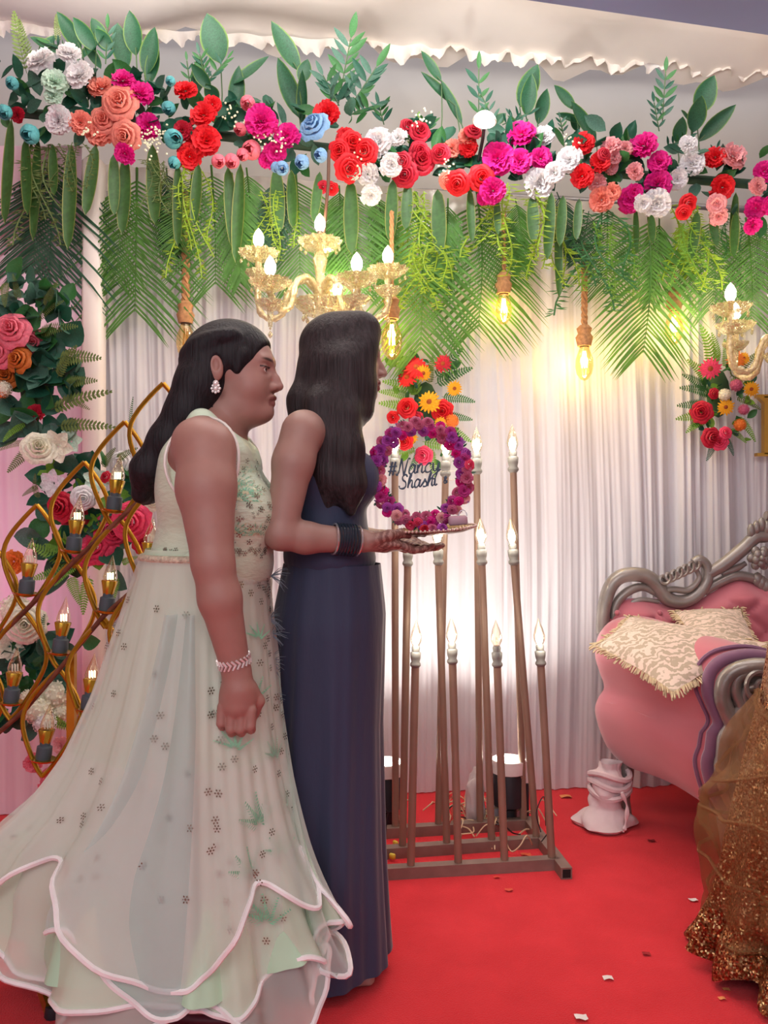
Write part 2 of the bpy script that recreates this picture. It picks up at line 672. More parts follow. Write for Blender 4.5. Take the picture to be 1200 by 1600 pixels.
def uplight(px, py_top, Y, label, power, target):
    c = P(px, py_top, Y)
    r = 26 * Y / F_PX
    t = thing('uplight', (c.x, c.y, 0), label, 'stage light', 'stage uplights at the foot of the curtain')
    h = c.z
    b = MB()
    b.lathe([(r * 0.8, h - 0.17), (r * 0.95, h - 0.165), (r * 0.98, h - 0.06), (r * 0.9, h - 0.045)], (c.x, c.y, 0), 28, flute=0.03, nfl=14)
    b.build('housing', M_black, t)
    b = MB()
    b.lathe([(r * 0.9, h - 0.05), (r * 1.06, h - 0.045), (r * 1.08, h), (r * 1.0, h + 0.002), (r * 0.96, h - 0.004)], (c.x, c.y, 0), 28)
    b.build('rim', M_whitering, t)
    b = MB()
    b.lathe([(0.0001, h - 0.002), (r * 0.96, h - 0.003)], (c.x, c.y, 0), 28)
    b.build('lens', M_lampface, t)
    b = MB()
    for s in (-1, 1):
        b.tube([(c.x + s * r * 1.12, c.y, h - 0.09), (c.x + s * r * 1.12, c.y, 0.02), (c.x + s * r * 0.7, c.y, 0.008)], 0.006, 6)
    b.tube([(c.x - r * 1.12, c.y, 0.008), (c.x + r * 1.12, c.y, 0.008)], 0.008, 6)
    b.tube([(c.x, c.y, h - 0.18), (c.x, c.y, 0.008)], 0.03, 10)
    b.build('yoke', M_black, t)
    lamp('uplight_beam', 'SPOT', (c.x, c.y, h + 0.02), power, (1.0, 0.94, 0.86), 0.03, target, angle=1.9, blend=1.0)


uplight(795, 1186, 3.06, 'round black uplight with white rim glowing behind the right lamp poles', 24, (0.46, 3.5, 1.6))
uplight(603, 1190, 3.06, 'round black uplight half hidden behind the navy dress', 17, (0.0, 3.5, 1.6))
# pink lamp low at the left, off behind the gold lattice
lamp('pink_beam', 'SPOT', (-2.0, 2.5, 0.2), 26, (1.0, 0.45, 0.72), 0.1, (-1.35, 3.4, 1.6), angle=1.5, blend=1.0)
lamp('violet_beam', 'SPOT', (-2.4, 3.2, 1.6), 14, (0.62, 0.5, 1.0), 0.1, (-1.7, 4.1, 2.9), angle=1.3, blend=1.0)
lamp('blue_beam', 'SPOT', (2.3, 2.6, 2.7), 10, (0.5, 0.68, 1.0), 0.1, (1.5, 4.1, 2.75), angle=1.0, blend=1.0)
# ================================================================== FLOWERS AND LEAVES (shared meshes)
def ref_mat():
    return mat('petal_base', (230, 230, 230))


def flower_mesh(kind, seed):
    rnd = random.Random(seed)
    b = MB()
    if kind == 'carnation':          # ball of ruffled fans
        rings = [(5, 0.18, 0.55, 20), (8, 0.30, 0.8, 42), (11, 0.36, 0.97, 66), (12, 0.30, 1.0, 92)]
        for n, r0, r1, tilt in rings:
            for k in range(n):
                a = 2 * PI * (k + rnd.random() * 0.5) / n
                ti = math.radians(tilt + rnd.uniform(-9, 9))
                ln = r1 * rnd.uniform(0.86, 1.05)
                dirv = Vector((math.sin(ti) * math.cos(a), math.sin(ti) * math.sin(a), math.cos(ti) * 0.8))
                side = Vector((-math.sin(a), math.cos(a), 0))
                nrm = dirv.cross(side)
                w_ = 0.30 + 0.05 * rnd.random()
                ph = rnd.random() * 6

                def pet(u, v, dirv=dirv, side=side, nrm=nrm, w_=w_, ln=ln, ph=ph):
                    s = (u - 0.5) * 2
                    ruff = math.sin(s * 8 + ph) * 0.075 * v * v
                    return dirv * (ln * (0.2 + 0.8 * v) * (1 - 0.12 * s * s) + 0.03 * math.cos(s * 19) * v) + side * s * w_ * (0.25 + 0.9 * v) + nrm * ruff
                b.grid(pet, 5, 2)
    elif kind in ('rose', 'tulip'):
        rings = [(2, 0.10, 0.74), (3, 0.24, 0.72), (4, 0.44, 0.62), (5, 0.68, 0.46), (6, 0.98, 0.24)] if kind == 'rose' else [(3, 0.30, 1.05), (4, 0.50, 1.0)]
        for q, (n, r, h) in enumerate(rings):
            for k in range(n):
                a0 = 2 * PI * (k / n) + q * 0.9 + rnd.random() * 0.2
                sp = 2 * PI / n * (0.78 if kind == 'rose' else 0.7)

                def pet(u, v, a0=a0, sp=sp, r=r, h=h, q=q):
                    s = (u - 0.5) * 2
                    a = a0 + s * sp * (0.35 + 0.65 * math.sin(PI * (0.18 + 0.7 * v)))
                    if kind == 'rose':
                        a = a0 + s * sp * (0.35 + 0.65 * v ** 0.5)
                        rr = r * (0.25 + 0.75 * v ** 0.8) * (1 - 0.20 * s * s * v) + 0.035 * math.sin(5 * s + q * 2 + a0) * v * v
                        z = h * math.sin(v * PI * 0.55) - 0.16 * v ** 6 * (0.4 + 0.25 * q) * (1 - 0.5 * s * s) + 0.04 * math.sin(6 * s + a0) * v * v
                        return Vector((rr * math.cos(a), rr * math.sin(a), z - 0.12))
                    else:
                        rr = r * math.sin(PI * (0.12 + 0.70 * v)) * 1.15
                    z = h * v * (1 - 0.16 * s * s)
                    return Vector((rr * math.cos(a), rr * math.sin(a), z - 0.15))
                b.grid(pet, 5, 4)
    elif kind == 'gerbera':
        for ring, (n, z0, ln) in enumerate([(17, 0.0, 1.0), (15, 0.05, 0.86), (12, 0.09, 0.55)]):
            for k in range(n):
                a = 2 * PI * (k + 0.5 * ring + rnd.uniform(-.15, .15)) / n
                dr = Vector((math.cos(a), math.sin(a), 0)); sd = Vector((-math.sin(a), math.cos(a), 0))
                l2 = ln * rnd.uniform(0.88, 1.05)

                def pet(u, v, dr=dr, sd=sd, l2=l2, z0=z0):
                    s = (u - 0.5) * 2
                    return dr * (0.18 + (l2 - 0.18) * v) + sd * s * 0.125 * math.sin(PI * (0.15 + 0.8 * v)) ** 0.7 + Vector((0, 0, z0 + 0.22 * v - 0.30 * v * v + 0.03 * abs(s)))
                b.grid(pet, 2, 3)
    elif kind == 'lily':
        for ring in (0, 1):
            for k in range(3):
                a = 2 * PI * (k + 0.5 * ring) / 3
                dr = Vector((math.cos(a), math.sin(a), 0)); sd = Vector((-math.sin(a), math.cos(a), 0))

                def pet(u, v, dr=dr, sd=sd):
                    s = (u - 0.5) * 2
                    return dr * (0.06 + 0.9 * v ** 1.4) + sd * s * 0.42 * math.sin(PI * (0.06 + 0.88 * v)) + Vector((0, 0, 0.7 * v - 0.45 * v * v + 0.12 * s * s + 0.03 * math.sin(9 * v + s * 3)))
                b.grid(pet, 4, 5)
    elif kind == 'cluster':          # hydrangea-like head of tiny four-petal blooms
        for i in range(34):
            a = i * 2.399963; z = 1 - (i + 0.5) / 34 * 1.25
            r = math.sqrt(max(0, 1 - z * z))
            n = Vector((r * math.cos(a), r * math.sin(a), z))
            t = n.orthogonal().normalized(); s_ = n.cross(t)
            ro = rnd.random() * 3
            for k in range(4):
                c = math.cos(ro + k * PI / 2); d = math.sin(ro + k * PI / 2)
                e = t * c + s_ * d; g = n.cross(e)
                b.add([n * 0.86, n * 0.92 + e * 0.13 + g * 0.09, n * 0.97 + e * 0.24, n * 0.92 + e * 0.13 - g * 0.09], [(0, 1, 2, 3)])
    if kind == 'cluster': b.ball((0, 0, 0), 0.86, 10, 7)
    me = b.mesh(kind + '_head')
    me.materials.append(ref_mat())
    return me


FL = {k: [flower_mesh(k, s) for s in (1, 2)] for k in ('carnation', 'rose', 'tulip', 'gerbera', 'lily', 'cluster')}
b = MB(); b.ball((0, 0, 0.06), (0.27, 0.27, 0.13), 12, 5)
CENTRE = b.mesh('flower_centre'); CENTRE.materials.append(mat('flower_centre_dark', (150, 70, 30), 0.9))

PET = {
    'white': (238, 236, 236), 'greenwhite': (205, 232, 212), 'peach': (244, 146, 128), 'magenta': (226, 20, 140),
    'red': (228, 22, 36), 'crimson': (196, 22, 52), 'pink': (238, 120, 138), 'palepink': (240, 168, 170), 'teal': (96, 184, 188),
    'blue': (128, 172, 214), 'yellow': (250, 178, 22), 'orange': (236, 132, 48), 'cream': (240, 236, 214), 'hotpink': (240, 70, 110),
    'violet': (176, 70, 170), 'plum': (196, 56, 140), 'dusty': (206, 104, 140), 'gold': (205, 112, 40)}


def pm(c):
    return mat('petal_' + c, PET[c], 0.65, var=0.16, scale=8, translucent=0.18)


def set_mat(o, m):
    o.material_slots[0].link = 'OBJECT'
    o.material_slots[0].material = m


def put(mesh, name, m, loc, scale, direction, parent, spin=None, sub=False):
    o = bpy.data.objects.new(name, mesh)
    COL.objects.link(o)
    q = Vector(direction).to_track_quat('Z', 'Y')
    q = q @ Quaternion((0, 0, 1), random.random() * 6.28 if spin is None else spin)
    o.rotation_mode = 'QUATERNION'
    o.rotation_quaternion = q
    o.scale = (scale,) * 3 if not isinstance(scale, (tuple, list)) else scale
    if parent is not None:
        o.parent = parent
        o.location = Vector(loc) - (Vector(parent.location) if not sub else Vector((0, 0, 0)))
    else:
        o.location = loc
    if m is not None: set_mat(o, m)
    return o


def flower(kind, color, loc, r, parent, direction=None, name=None):
    d = direction or Vector((random.uniform(-.5, .5), -1, random.uniform(-.3, .55)))
    o = put(random.choice(FL[kind]), name or {'cluster': 'hydrangea', 'tulip': 'rosebud'}.get(kind, kind), pm(color), loc, r, d, parent)
    o['label'] = color.replace('greenwhite', 'greenish white').replace('palepink', 'pale pink').replace('hotpink', 'hot pink') + ' ' + {'cluster': 'hydrangea', 'tulip': 'rosebud'}.get(kind, kind)
    if kind == 'gerbera':
        c = bpy.data.objects.new('flower_centre', CENTRE)
        COL.objects.link(c); c.parent = o
    return o


G1 = mat('leaf_dark_green', (34, 92, 70), 0.5, var=0.25, scale=30, translucent=0.2)
G2 = mat('leaf_mid_green', (58, 118, 62), 0.5, var=0.25, scale=30, translucent=0.25)
G3 = mat('leaf_variegated', (40, 92, 62), 0.45, var=0.3, scale=40, translucent=0.2, edge=((118, 152, 66), 0.42, 0.49))
G4 = mat('frond_green', (92, 146, 62), 0.5, var=0.25, scale=14, translucent=0.4)
G5 = mat('frond_dark_green', (50, 96, 66), 0.5, var=0.2, scale=14, translucent=0.35)
G6 = mat('frond_lime', (158, 190, 50), 0.55, var=0.2, scale=14, translucent=0.4)
G7 = mat('fern_olive', (104, 124, 62), 0.6, var=0.25, scale=20, translucent=0.3)
G8 = mat('strap_leaf_green', (62, 104, 46), 0.45, var=0.2, scale=20, translucent=0.25, edge=((156, 158, 78), 0.42, 0.49))
G9 = mat('eucalyptus_grey_green', (74, 116, 98), 0.6, var=0.2, scale=20, translucent=0.2)
GF = mat('fern_bright', (124, 176, 62), 0.55, var=0.2, scale=20, translucent=0.35)
M_stem = mat('stem_green', (70, 100, 60), 0.6)


def leaf_mesh(name, wid, bend=0.25, cup=0.25, nseg=8, pw=0.9, sh=0.8):
    """unit leaf along +Z from the origin, face towards -Y"""
    b = MB()

    def fn(u, v):
        s = (u - 0.5) * 2
        w_ = wid * max(0.0, math.sin(PI * min(1, max(0, v)) ** pw)) ** sh
        return Vector((s * w_ / 2, -bend * v * v - cup * w_ * s * s * 0.6 + bend * 0.3 * v, v))
    b.grid(fn, 4, nseg)
    me = b.mesh(name)
    me.materials.append(G1)
    return me


LEAF_BIG = leaf_mesh('broad_leaf', 0.50, 0.22)
LEAF_SM = leaf_mesh('small_leaf', 0.55, 0.2, 0.4, 5)
LEAF_NARROW = leaf_mesh('narrow_leaf', 0.24, 0.15, 0.3, 6)
LEAF_ROUND = leaf_mesh('round_leaf', 0.85, 0.15, 0.3, 6, 0.75)


def orient(o, z, face):
    """local Z along z, local -Y towards face"""
    z = Vector(z).normalized()
    y = -(Vector(face) - z * Vector(face).dot(z))
    y = y.normalized() if y.length > 1e-4 else z.orthogonal().normalized()
    x = y.cross(z)
    o.rotation_mode = 'QUATERNION'
    o.rotation_quaternion = Matrix((x, y, z)).transposed().to_quaternion()


def leaf(mesh, name, m, a, bpt, wide, parent, face=(0, -1, 0.1)):
    a, bpt = Vector(a), Vector(bpt)
    o = bpy.data.objects.new(name, mesh)
    COL.objects.link(o)
    L_ = (bpt - a).length
    orient(o, bpt - a, face)
    o.scale = (wide, L_, L_)
    o.parent = parent
    o.location = a - Vector(parent.location)
    set_mat(o, m)
    return o


def small_leaves(parent, pts, n, rad, size, mats, name='leaf', mesh=None):
    for i in range(n):
        c = random.choice(pts)
        d = Vector((random.gauss(0, 1), random.uniform(-1.1, 0.15), random.gauss(0, 1))).normalized()
        p = Vector(c) + Vector((random.gauss(0, rad), random.gauss(0, rad * 0.3), random.gauss(0, rad)))
        L_ = size * random.uniform(0.7, 1.25)
        leaf(mesh or LEAF_SM, name, random.choice(mats), p, p + d * L_, L_, parent, (random.gauss(0, .5), -1, random.gauss(0.2, .5)))


def frond_mesh(name, n, spread, droop, ang0=0.75, lw=0.016, lf=1.0):
    """feather palm: hangs along -Z from the origin, unit length; leaflets at +-X"""
    b = MB()
    spine = [Vector((0.02 * math.sin(3 * t), -0.05 * math.sin(PI * t), -t)) for t in np.linspace(0, 1, 12)]
    b.tube(spine, [0.010 * (1 - 0.8 * i / 11) for i in range(12)], 4)
    for i in range(n):
        t = 0.10 + 0.88 * i / (n - 1)
        k = t * 11; j = min(10, int(k)); base = spine[j].lerp(spine[j + 1], k - j)
        ln = spread * (math.sin(PI * (0.16 + 0.72 * t)) ** 0.8) * lf
        for sgn in (-1, 1):
            an = ang0 + 0.35 * (1 - t) + random.uniform(-.05, .05)
            d = Vector((sgn * math.sin(an), random.uniform(-.12, .05), -math.cos(an)))
            wv = Vector((math.cos(an) * sgn, 0, math.sin(an))) * lw
            pts = []
            for q in range(4):
                s = q / 3
                p = base + d * ln * s + Vector((0, 0.02 * s, -droop * ln * s * s))
                ww = wv * (0.35 + 0.65 * math.sin(PI * min(0.9, 0.25 + s * 0.6)))
                if q == 3: ww = wv * 0.05
                pts += [p - ww * 0.5, p + ww * 0.5]
            b.add(pts, [(0, 1, 3, 2), (2, 3, 5, 4), (4, 5, 7, 6)])
    me = b.mesh(name)
    me.materials.append(G4)
    return me


FRONDS = [frond_mesh('palm_feather', 30, 0.52, 0.15), frond_mesh('palm_feather_wide', 28, 0.62, 0.2, 0.85), frond_mesh('palm_feather_slim', 32, 0.36, 0.15, 0.6, 0.02)]


def trail_mesh(name, seed, nst=5, width=0.22, curl=0.05, ln=0.045, den=34):
    """asparagus-fern trail: thin stems with short needles, hanging along -Z, unit length"""
    rnd = random.Random(seed)
    b = MB()
    for s in range(nst):
        L_ = rnd.uniform(0.55, 1.0); x0 = rnd.uniform(-.5, .5) * width * 0.7; dx = rnd.uniform(-.6, .6) * width; ph = rnd.random() * 6
        st = [Vector((x0 + dx * t + curl * math.sin(4 * t + ph), 0.04 * math.sin(3 * t + ph) - 0.02, -L_ * t)) for t in np.linspace(0, 1, 9)]
        b.tube(st, 0.004, 3, cap=False)
        n = int(den * L_)
        for i in range(n):
            t = (i + rnd.random()) / n
            k = t * 8; j = min(7, int(k)); p = st[j].lerp(st[j + 1], k - j)
            for q in range(2):
                a = rnd.random() * 6.28
                d = Vector((math.cos(a), 0.6 * math.sin(a), rnd.uniform(-.9, .1))).normalized() * ln * rnd.uniform(.6, 1.3)
                w_ = d.cross(Vector((0, 1, 0.3))).normalized() * 0.0055
                b.add([p, p + d * .5 + w_, p + d, p + d * .5 - w_], [(0, 1, 2, 3)])
    me = b.mesh(name); me.materials.append(G6)
    return me


TRAILS = [trail_mesh('fern_trail', s) for s in (3, 4, 5)]


def fernspray_mesh(name, n=15, w_=0.20, lw=0.055):
    """flat fern blade along +Z, unit length"""
    b = MB()
    b.tube([(0, -0.08 * math.sin(PI * t), t) for t in np.linspace(0, 1, 8)], 0.006, 4)
    for i in range(n):
        t = 0.08 + 0.9 * i / (n - 1)
        ln = w_ * (1 - t) ** 0.6 * (0.5 + 0.5 * min(1, t * 5)) + 0.015
        for s in (-1, 1):
            p = Vector((0, -0.08 * math.sin(PI * t), t))
            d = Vector((s, -0.1, 0.45)).normalized() * ln; q = Vector((0, 0, lw / 2))
            b.add([p - q * .6, p + d * .6 - q, p + d, p + d * .6 + q, p + q * .6], [(0, 1, 2, 3, 4)])
    me = b.mesh(name); me.materials.append(GF)
    return me


FERN = fernspray_mesh('fern_blade')
FERN_OPEN = fernspray_mesh('fern_blade_open', 18, 0.16, 0.034)

# ================================================================== THE TOP GARLAND
GOFF = 0.20
gr = thing('flower_garland', WP(600, 240, GOFF), 'long garland of silk flowers, palm fronds and leaves across the top of the stage', 'garland')


def GY(px, off): return wallY(px, off)


# the hidden bar that carries the garland
f = MB(); f.tube([WP(px, interp(px, [-60, 0, 600, 1200, 1300], [165, 172, 242, 290, 300]), GOFF - 0.05) for px in range(-60, 1320, 60)], 0.02, 8)
f.build('carrying_bar', mat('garland_bar_green', (40, 70, 50), 0.7), gr)

C_ = 'carnation'; R_ = 'rose'; T_ = 'tulip'
GARL = [
    (C_, 'white', [(65, 95, 23), (125, 118, 22), (92, 188, 22), (108, 84, 18), (592, 222, 22), (612, 258, 18), (575, 272, 18), (580, 305, 16), (622, 215, 14),
                   (850, 212, 16), (888, 250, 20), (842, 287, 24), (866, 270, 16), (1082, 256, 19), (1058, 280, 16), (1026, 318, 22), (1004, 318, 14), (1075, 225, 14)]),
    (C_, 'greenwhite', [(86, 128, 20), (84, 150, 15), (550, 268, 13)]),
    (C_, 'peach', [(158, 138, 20), (126, 192, 18), (155, 205, 22), (706, 232, 14), (730, 215, 15), (940, 312, 19), (957, 300, 13)]),
    (R_, 'peach', [(187, 160, 23), (162, 188, 18), (196, 213, 20), (700, 282, 12)]),
    (C_, 'magenta', [(193, 125, 18), (218, 147, 22), (230, 198, 21), (195, 240, 16), (408, 190, 25), (448, 212, 20), (430, 238, 17), (417, 250, 13),
                     (815, 210, 23), (778, 248, 25), (812, 252, 19), (845, 248, 18), (770, 298, 20), (758, 308, 13),
                     (1005, 228, 22), (1030, 253, 17), (1028, 288, 21), (985, 312, 20), (1195, 268, 17), (1181, 325, 17), (1176, 352, 14), (992, 300, 13), (1205, 320, 14)]),
    (C_, 'red', [(290, 142, 18), (318, 180, 20), (332, 163, 14), (322, 220, 23), (296, 245, 20), (510, 178, 21), (938, 253, 16), (910, 275, 18), (912, 224, 17),
                 (1118, 246, 17), (1129, 293, 19), (732, 232, 15), (540, 215, 16), (303, 230, 15)]),
    (R_, 'red', [(545, 263, 18), (570, 237, 17), (530, 235, 14), (715, 286, 16), (752, 278, 17), (550, 222, 15), (518, 295, 9), (1075, 318, 12), (1068, 332, 10)]),
    (C_, 'crimson', [(285, 204, 15), (28, 180, 12)]),
    (R_, 'crimson', [(638, 197, 11), (656, 205, 14), (632, 272, 17), (658, 250, 19), (655, 236, 13), (628, 252, 12), (688, 240, 13), (740, 205, 12), (505, 292, 8), (944, 241, 9)]),
    (T_, 'pink', [(340, 250, 14), (363, 248, 15), (397, 235, 19), (388, 160, 15), (378, 200, 13), (382, 238, 13)]),
    (C_, 'palepink', [(955, 230, 17), (977, 232, 12), (955, 262, 11), (992, 268, 14), (933, 286, 14), (1145, 245, 21), (1120, 318, 15), (1123, 338, 14), (1183, 291, 14), (960, 245, 12)]),
    (T_, 'teal', [(22, 128, 13), (8, 172, 15), (268, 218, 19), (265, 165, 14), (275, 250, 13), (268, 125, 10)]),
    (T_, 'teal', [(52, 208, 19)]),
    (R_, 'blue', [(490, 197, 21)]),
    (T_, 'blue', [(440, 262, 14), (475, 250, 15), (505, 243, 14), (430, 258, 11)]),
]
for kind, colr, lst in GARL:
    for (x, y, r) in lst:
        p = WP(x, y, GOFF + random.uniform(0.02, 0.10))
        dy = (y - interp(x, [0, 600, 1200], [165, 240, 290])) / 60.0
        dirv = Vector((random.uniform(-.45, .35), -1, -0.55 * dy + random.uniform(-.2, .2) - 0.1))
        if kind == T_: dirv = Vector((random.uniform(-.5, .5), -0.6, -0.7 + random.uniform(-.3, .5)))
        flower(kind, colr, p, r * p.y / F_PX * (1.12 if kind == C_ else 1.34 if kind == R_ else 1.4), gr, dirv)

# tufts of tiny cream filler blooms
for (x, y) in [(140, 205), (225, 228), (238, 225), (250, 205), (410, 215), (440, 225), (365, 180), (655, 185), (560, 240), (700, 262), (890, 225), (240, 215)]:
    fb = MB()
    for i in range(16):
        p = WP(x + random.gauss(0, 9), y + random.gauss(0, 8), GOFF + 0.09)
        fb.ball(p, 0.0045, 5, 3)
    o = fb.build('filler_blossom', mat('filler_cream', (232, 232, 200), 0.7), gr)
    o['label'] = 'tuft of tiny cream filler blossom'

pts = [WP(px, interp(px, [0, 300, 600, 900, 1220], [150, 180, 235, 248, 290]) + random.uniform(-42, 42), GOFF - 0.01) for px in range(0, 1225, 5)]
small_leaves(gr, pts, 296, 0.02, 0.088, [G1, G1, G2, G9])

# broad upright leaves: base, tip, width in px
UP = [(213, 88, 208, 20, 34), (226, 118, 248, 46, 34), (232, 134, 247, 70, 22), (196, 112, 184, 42, 30), (345, 100, 326, 26, 44), (362, 132, 424, 97, 24), (366, 180, 372, 108, 26),
      (468, 112, 420, 40, 34), (470, 130, 482, 95, 24), (472, 195, 478, 112, 20), (468, 185, 432, 95, 30), (690, 128, 654, 82, 18), (722, 196, 684, 132, 20), (712, 165, 655, 118, 16),
      (812, 168, 842, 104, 34), (822, 182, 830, 118, 26), (840, 195, 852, 140, 24), (900, 172, 862, 137, 22), (932, 220, 888, 162, 22), (912, 190, 864, 182, 14), (905, 205, 890, 180, 14),
      (1088, 180, 1112, 122, 36), (1082, 208, 1094, 150, 30), (1090, 222, 1148, 168, 24), (1058, 225, 1066, 182, 22), (1080, 190, 1060, 175, 14),
      (128, 78, 95, 22, 26), (150, 80, 118, 28, 26), (165, 70, 142, 30, 24), (96, 82, 45, 62, 18), (158, 108, 130, 70, 18), (60, 78, 92, 60, 18), (340, 160, 322, 130, 24), (770, 195, 790, 180, 18), (752, 215, 742, 200, 14),
      (305, 150, 312, 90, 22), (330, 140, 300, 100, 20), (120, 95, 168, 62, 24), (175, 78, 150, 45, 22)]
for i, (x0, y0, x1, y1, wd) in enumerate(UP):
    off = GOFF - 0.06 + random.uniform(-.03, .03)
    a, b_ = WP(x0, y0, off), WP(x1, y1, off + random.uniform(-.01, .05))
    leaf(LEAF_BIG, 'broad_leaf', G3, a, b_, wd * a.y / F_PX / 0.50, gr, (random.uniform(-.5, .5), -1, random.uniform(0, .4)))
# stems of the upright leaves
f = MB()
for (x0, y0, x1, y1, wd) in UP[:28]:
    a = WP(x0, y0, GOFF - 0.06); c = WP(x0 + random.uniform(-8, 12), interp(x0, [0, 600, 1200], [150, 230, 280]), GOFF - 0.05)
    f.tube([c, (a + c) / 2 + Vector((0.005, 0, 0)), a, WP(lerp(x0, x1, .2), lerp(y0, y1, .2), GOFF - 0.06)], 0.0025, 5)
f.build('leaf_stems', M_stem, gr)['kind'] = 'stuff'

# small-leaved dark sprigs: stem root, tip, leaf pairs
SPR = [(528, 165, 548, 60, 7, 34), (545, 170, 588, 105, 5, 36), (545, 180, 582, 168, 5, 26), (748, 190, 748, 108, 3, 26), (780, 205, 752, 148, 4, 18), (785, 195, 830, 175, 4, 16),
       (1035, 190, 1040, 112, 5, 24), (1030, 205, 1022, 160, 4, 18), (1040, 230, 1075, 215, 4, 16), (322, 130, 312, 85, 5, 20), (318, 135, 355, 92, 4, 20), (300, 160, 292, 95, 4, 14), (110, 78, 78, 68, 4, 20),
       (165, 100, 168, 45, 4, 22), (530, 165, 505, 118, 4, 30), (640, 215, 672, 195, 4, 22), (600, 195, 592, 165, 3, 22), (880, 210, 875, 185, 3, 12), (1110, 260, 1120, 232, 3, 14), (820, 205, 800, 182, 3, 15)]
for (x0, y0, x1, y1, n, L_) in SPR:
    off = GOFF - 0.05
    a, b_ = WP(x0, y0, off), WP(x1, y1, off + 0.02)
    f = MB(); f.tube([a, b_], 0.0025, 5); st = f.build('sprig_stem', M_stem, gr)
    ax = (b_ - a).normalized()
    for k in range(n + 1):
        p = a.lerp(b_, (k + 0.6) / (n + 0.6))
        for s in ((-1, 1) if k < n else (0,)):
            d = (ax + Vector((s * 1.15, -0.2, 0))).normalized() if s else ax
            ln = L_ * p.y / F_PX * random.uniform(.8, 1.2)
            leaf(LEAF_NARROW, 'sprig_leaf', random.choice([G1, G2, G9]), p, p + d * ln, ln * 1.3, gr, (random.uniform(-.4, .4), -1, .3))

# upright fern blades far left and right of centre
for (x0, y0, x1, y1, m) in [(42, 115, 22, 18, G7), (92, 68, 88, 22, G7), (48, 95, 30, 30, G7), (640, 230, 655, 175, GF), (1000, 250, 985, 215, G2)]:
    a, b_ = WP(x0, y0, GOFF - .03), WP(x1, y1, GOFF - .03)
    leaf(FERN, 'fern_blade', m, a, b_, (b_ - a).length * 0.8, gr)

# hanging strap leaves: x, top, bottom, lean, width
ST = [(18, 185, 345, -6, 22), (40, 215, 330, 6, 20), (60, 215, 372, -4, 20), (82, 225, 300, 4, 16), (112, 225, 385, -4, 22), (150, 225, 330, -16, 20), (178, 240, 330, 0, 18), (196, 245, 360, -4, 22), (238, 225, 345, 6, 24),
      (278, 255, 380, 2, 18), (310, 255, 345, -6, 18), (356, 260, 385, 10, 20), (376, 255, 405, -6, 20), (432, 262, 360, 2, 24), (455, 265, 350, 4, 18), (500, 268, 340, -10, 16), (548, 280, 392, 2, 24), (614, 280, 372, -4, 20),
      (638, 285, 352, -6, 20), (684, 295, 392, 3, 24), (734, 295, 372, 3, 14), (776, 310, 360, 2, 12), (832, 305, 372, 2, 20), (862, 300, 400, -8, 18), (880, 305, 378, -6, 16), (905, 310, 368, -4, 14), (993, 325, 390, 0, 12),
      (1018, 335, 372, 0, 14), (1090, 330, 400, -12, 18), (1112, 335, 378, 8, 14), (1150, 330, 395, -6, 16), (872, 330, 460, 0, 14), (1150, 300, 380, -8, 14)]
STRAP = leaf_mesh('strap_leaf', 0.16, 0.05, 0.2, 10, 1.0, 0.42)
for (x, y0, y1, dx, wd) in ST:
    off = GOFF + 0.03 + random.uniform(-.03, .03)
    a, b_ = WP(x, y0, off), WP(x + dx, y1 + 8, off)
    leaf(STRAP, 'strap_leaf', G8, a, b_, 1.02 * wd * a.y / F_PX / 0.16, gr, (random.uniform(-.4, .4), -1, 0))

# hanging palm fronds: x, top, bottom, lean, which, material
FR = [(88, 235, 462, -14, 1, G5), (70, 250, 420, -20, 0, G5), (214, 262, 488, -4, 1, G4), (196, 280, 440, -14, 0, G4), (330, 258, 445, 6, 1, G4), (385, 262, 405, 10, 2, G4), (362, 270, 440, 14, 2, G4), (462, 268, 450, 6, 0, G4), (440, 270, 400, -20, 2, G5),
      (550, 285, 452, 10, 0, G4), (530, 290, 420, -6, 2, G4), (650, 300, 548, 6, 0, G4), (636, 310, 470, -6, 0, G6), (745, 300, 512, 2, 1, G4), (700, 310, 450, -14, 2, G4), (762, 320, 440, 30, 0, G4), (805, 310, 420, 10, 2, G4), (948, 320, 450, -4, 1, G4), (920, 330, 410, -18, 0, G5),
      (1012, 328, 552, -8, 0, G4), (1030, 340, 470, -14, 2, G4), (1108, 335, 482, 4, 1, G4), (1085, 345, 450, -8, 0, G4), (1165, 340, 500, 8, 0, G4), (1195, 345, 450, -4, 1, G4), (260, 262, 395, 10, 2, G5), (590, 300, 420, 12, 2, G4), (870, 300, 400, 24, 2, G5),
      (300, 270, 380, -20, 0, G4), (1060, 345, 430, 14, 2, G6)]
for (x, y0, y1, dx, k, m) in FR:
    off = GOFF - 0.05 + random.uniform(-.05, .04)
    a, b_ = WP(x, y0, off), WP(x + dx, y1, off)
    o = bpy.data.objects.new('palm_frond', FRONDS[k])
    COL.objects.link(o); o.parent = gr; o.location = a - gr.location
    ln = (b_ - a).length
    orient(o, a - b_, (random.uniform(-.25, .25), -1, 0))
    o.scale = (ln * (1.0 if k != 1 else 0.98), ln, ln)
    set_mat(o, m)

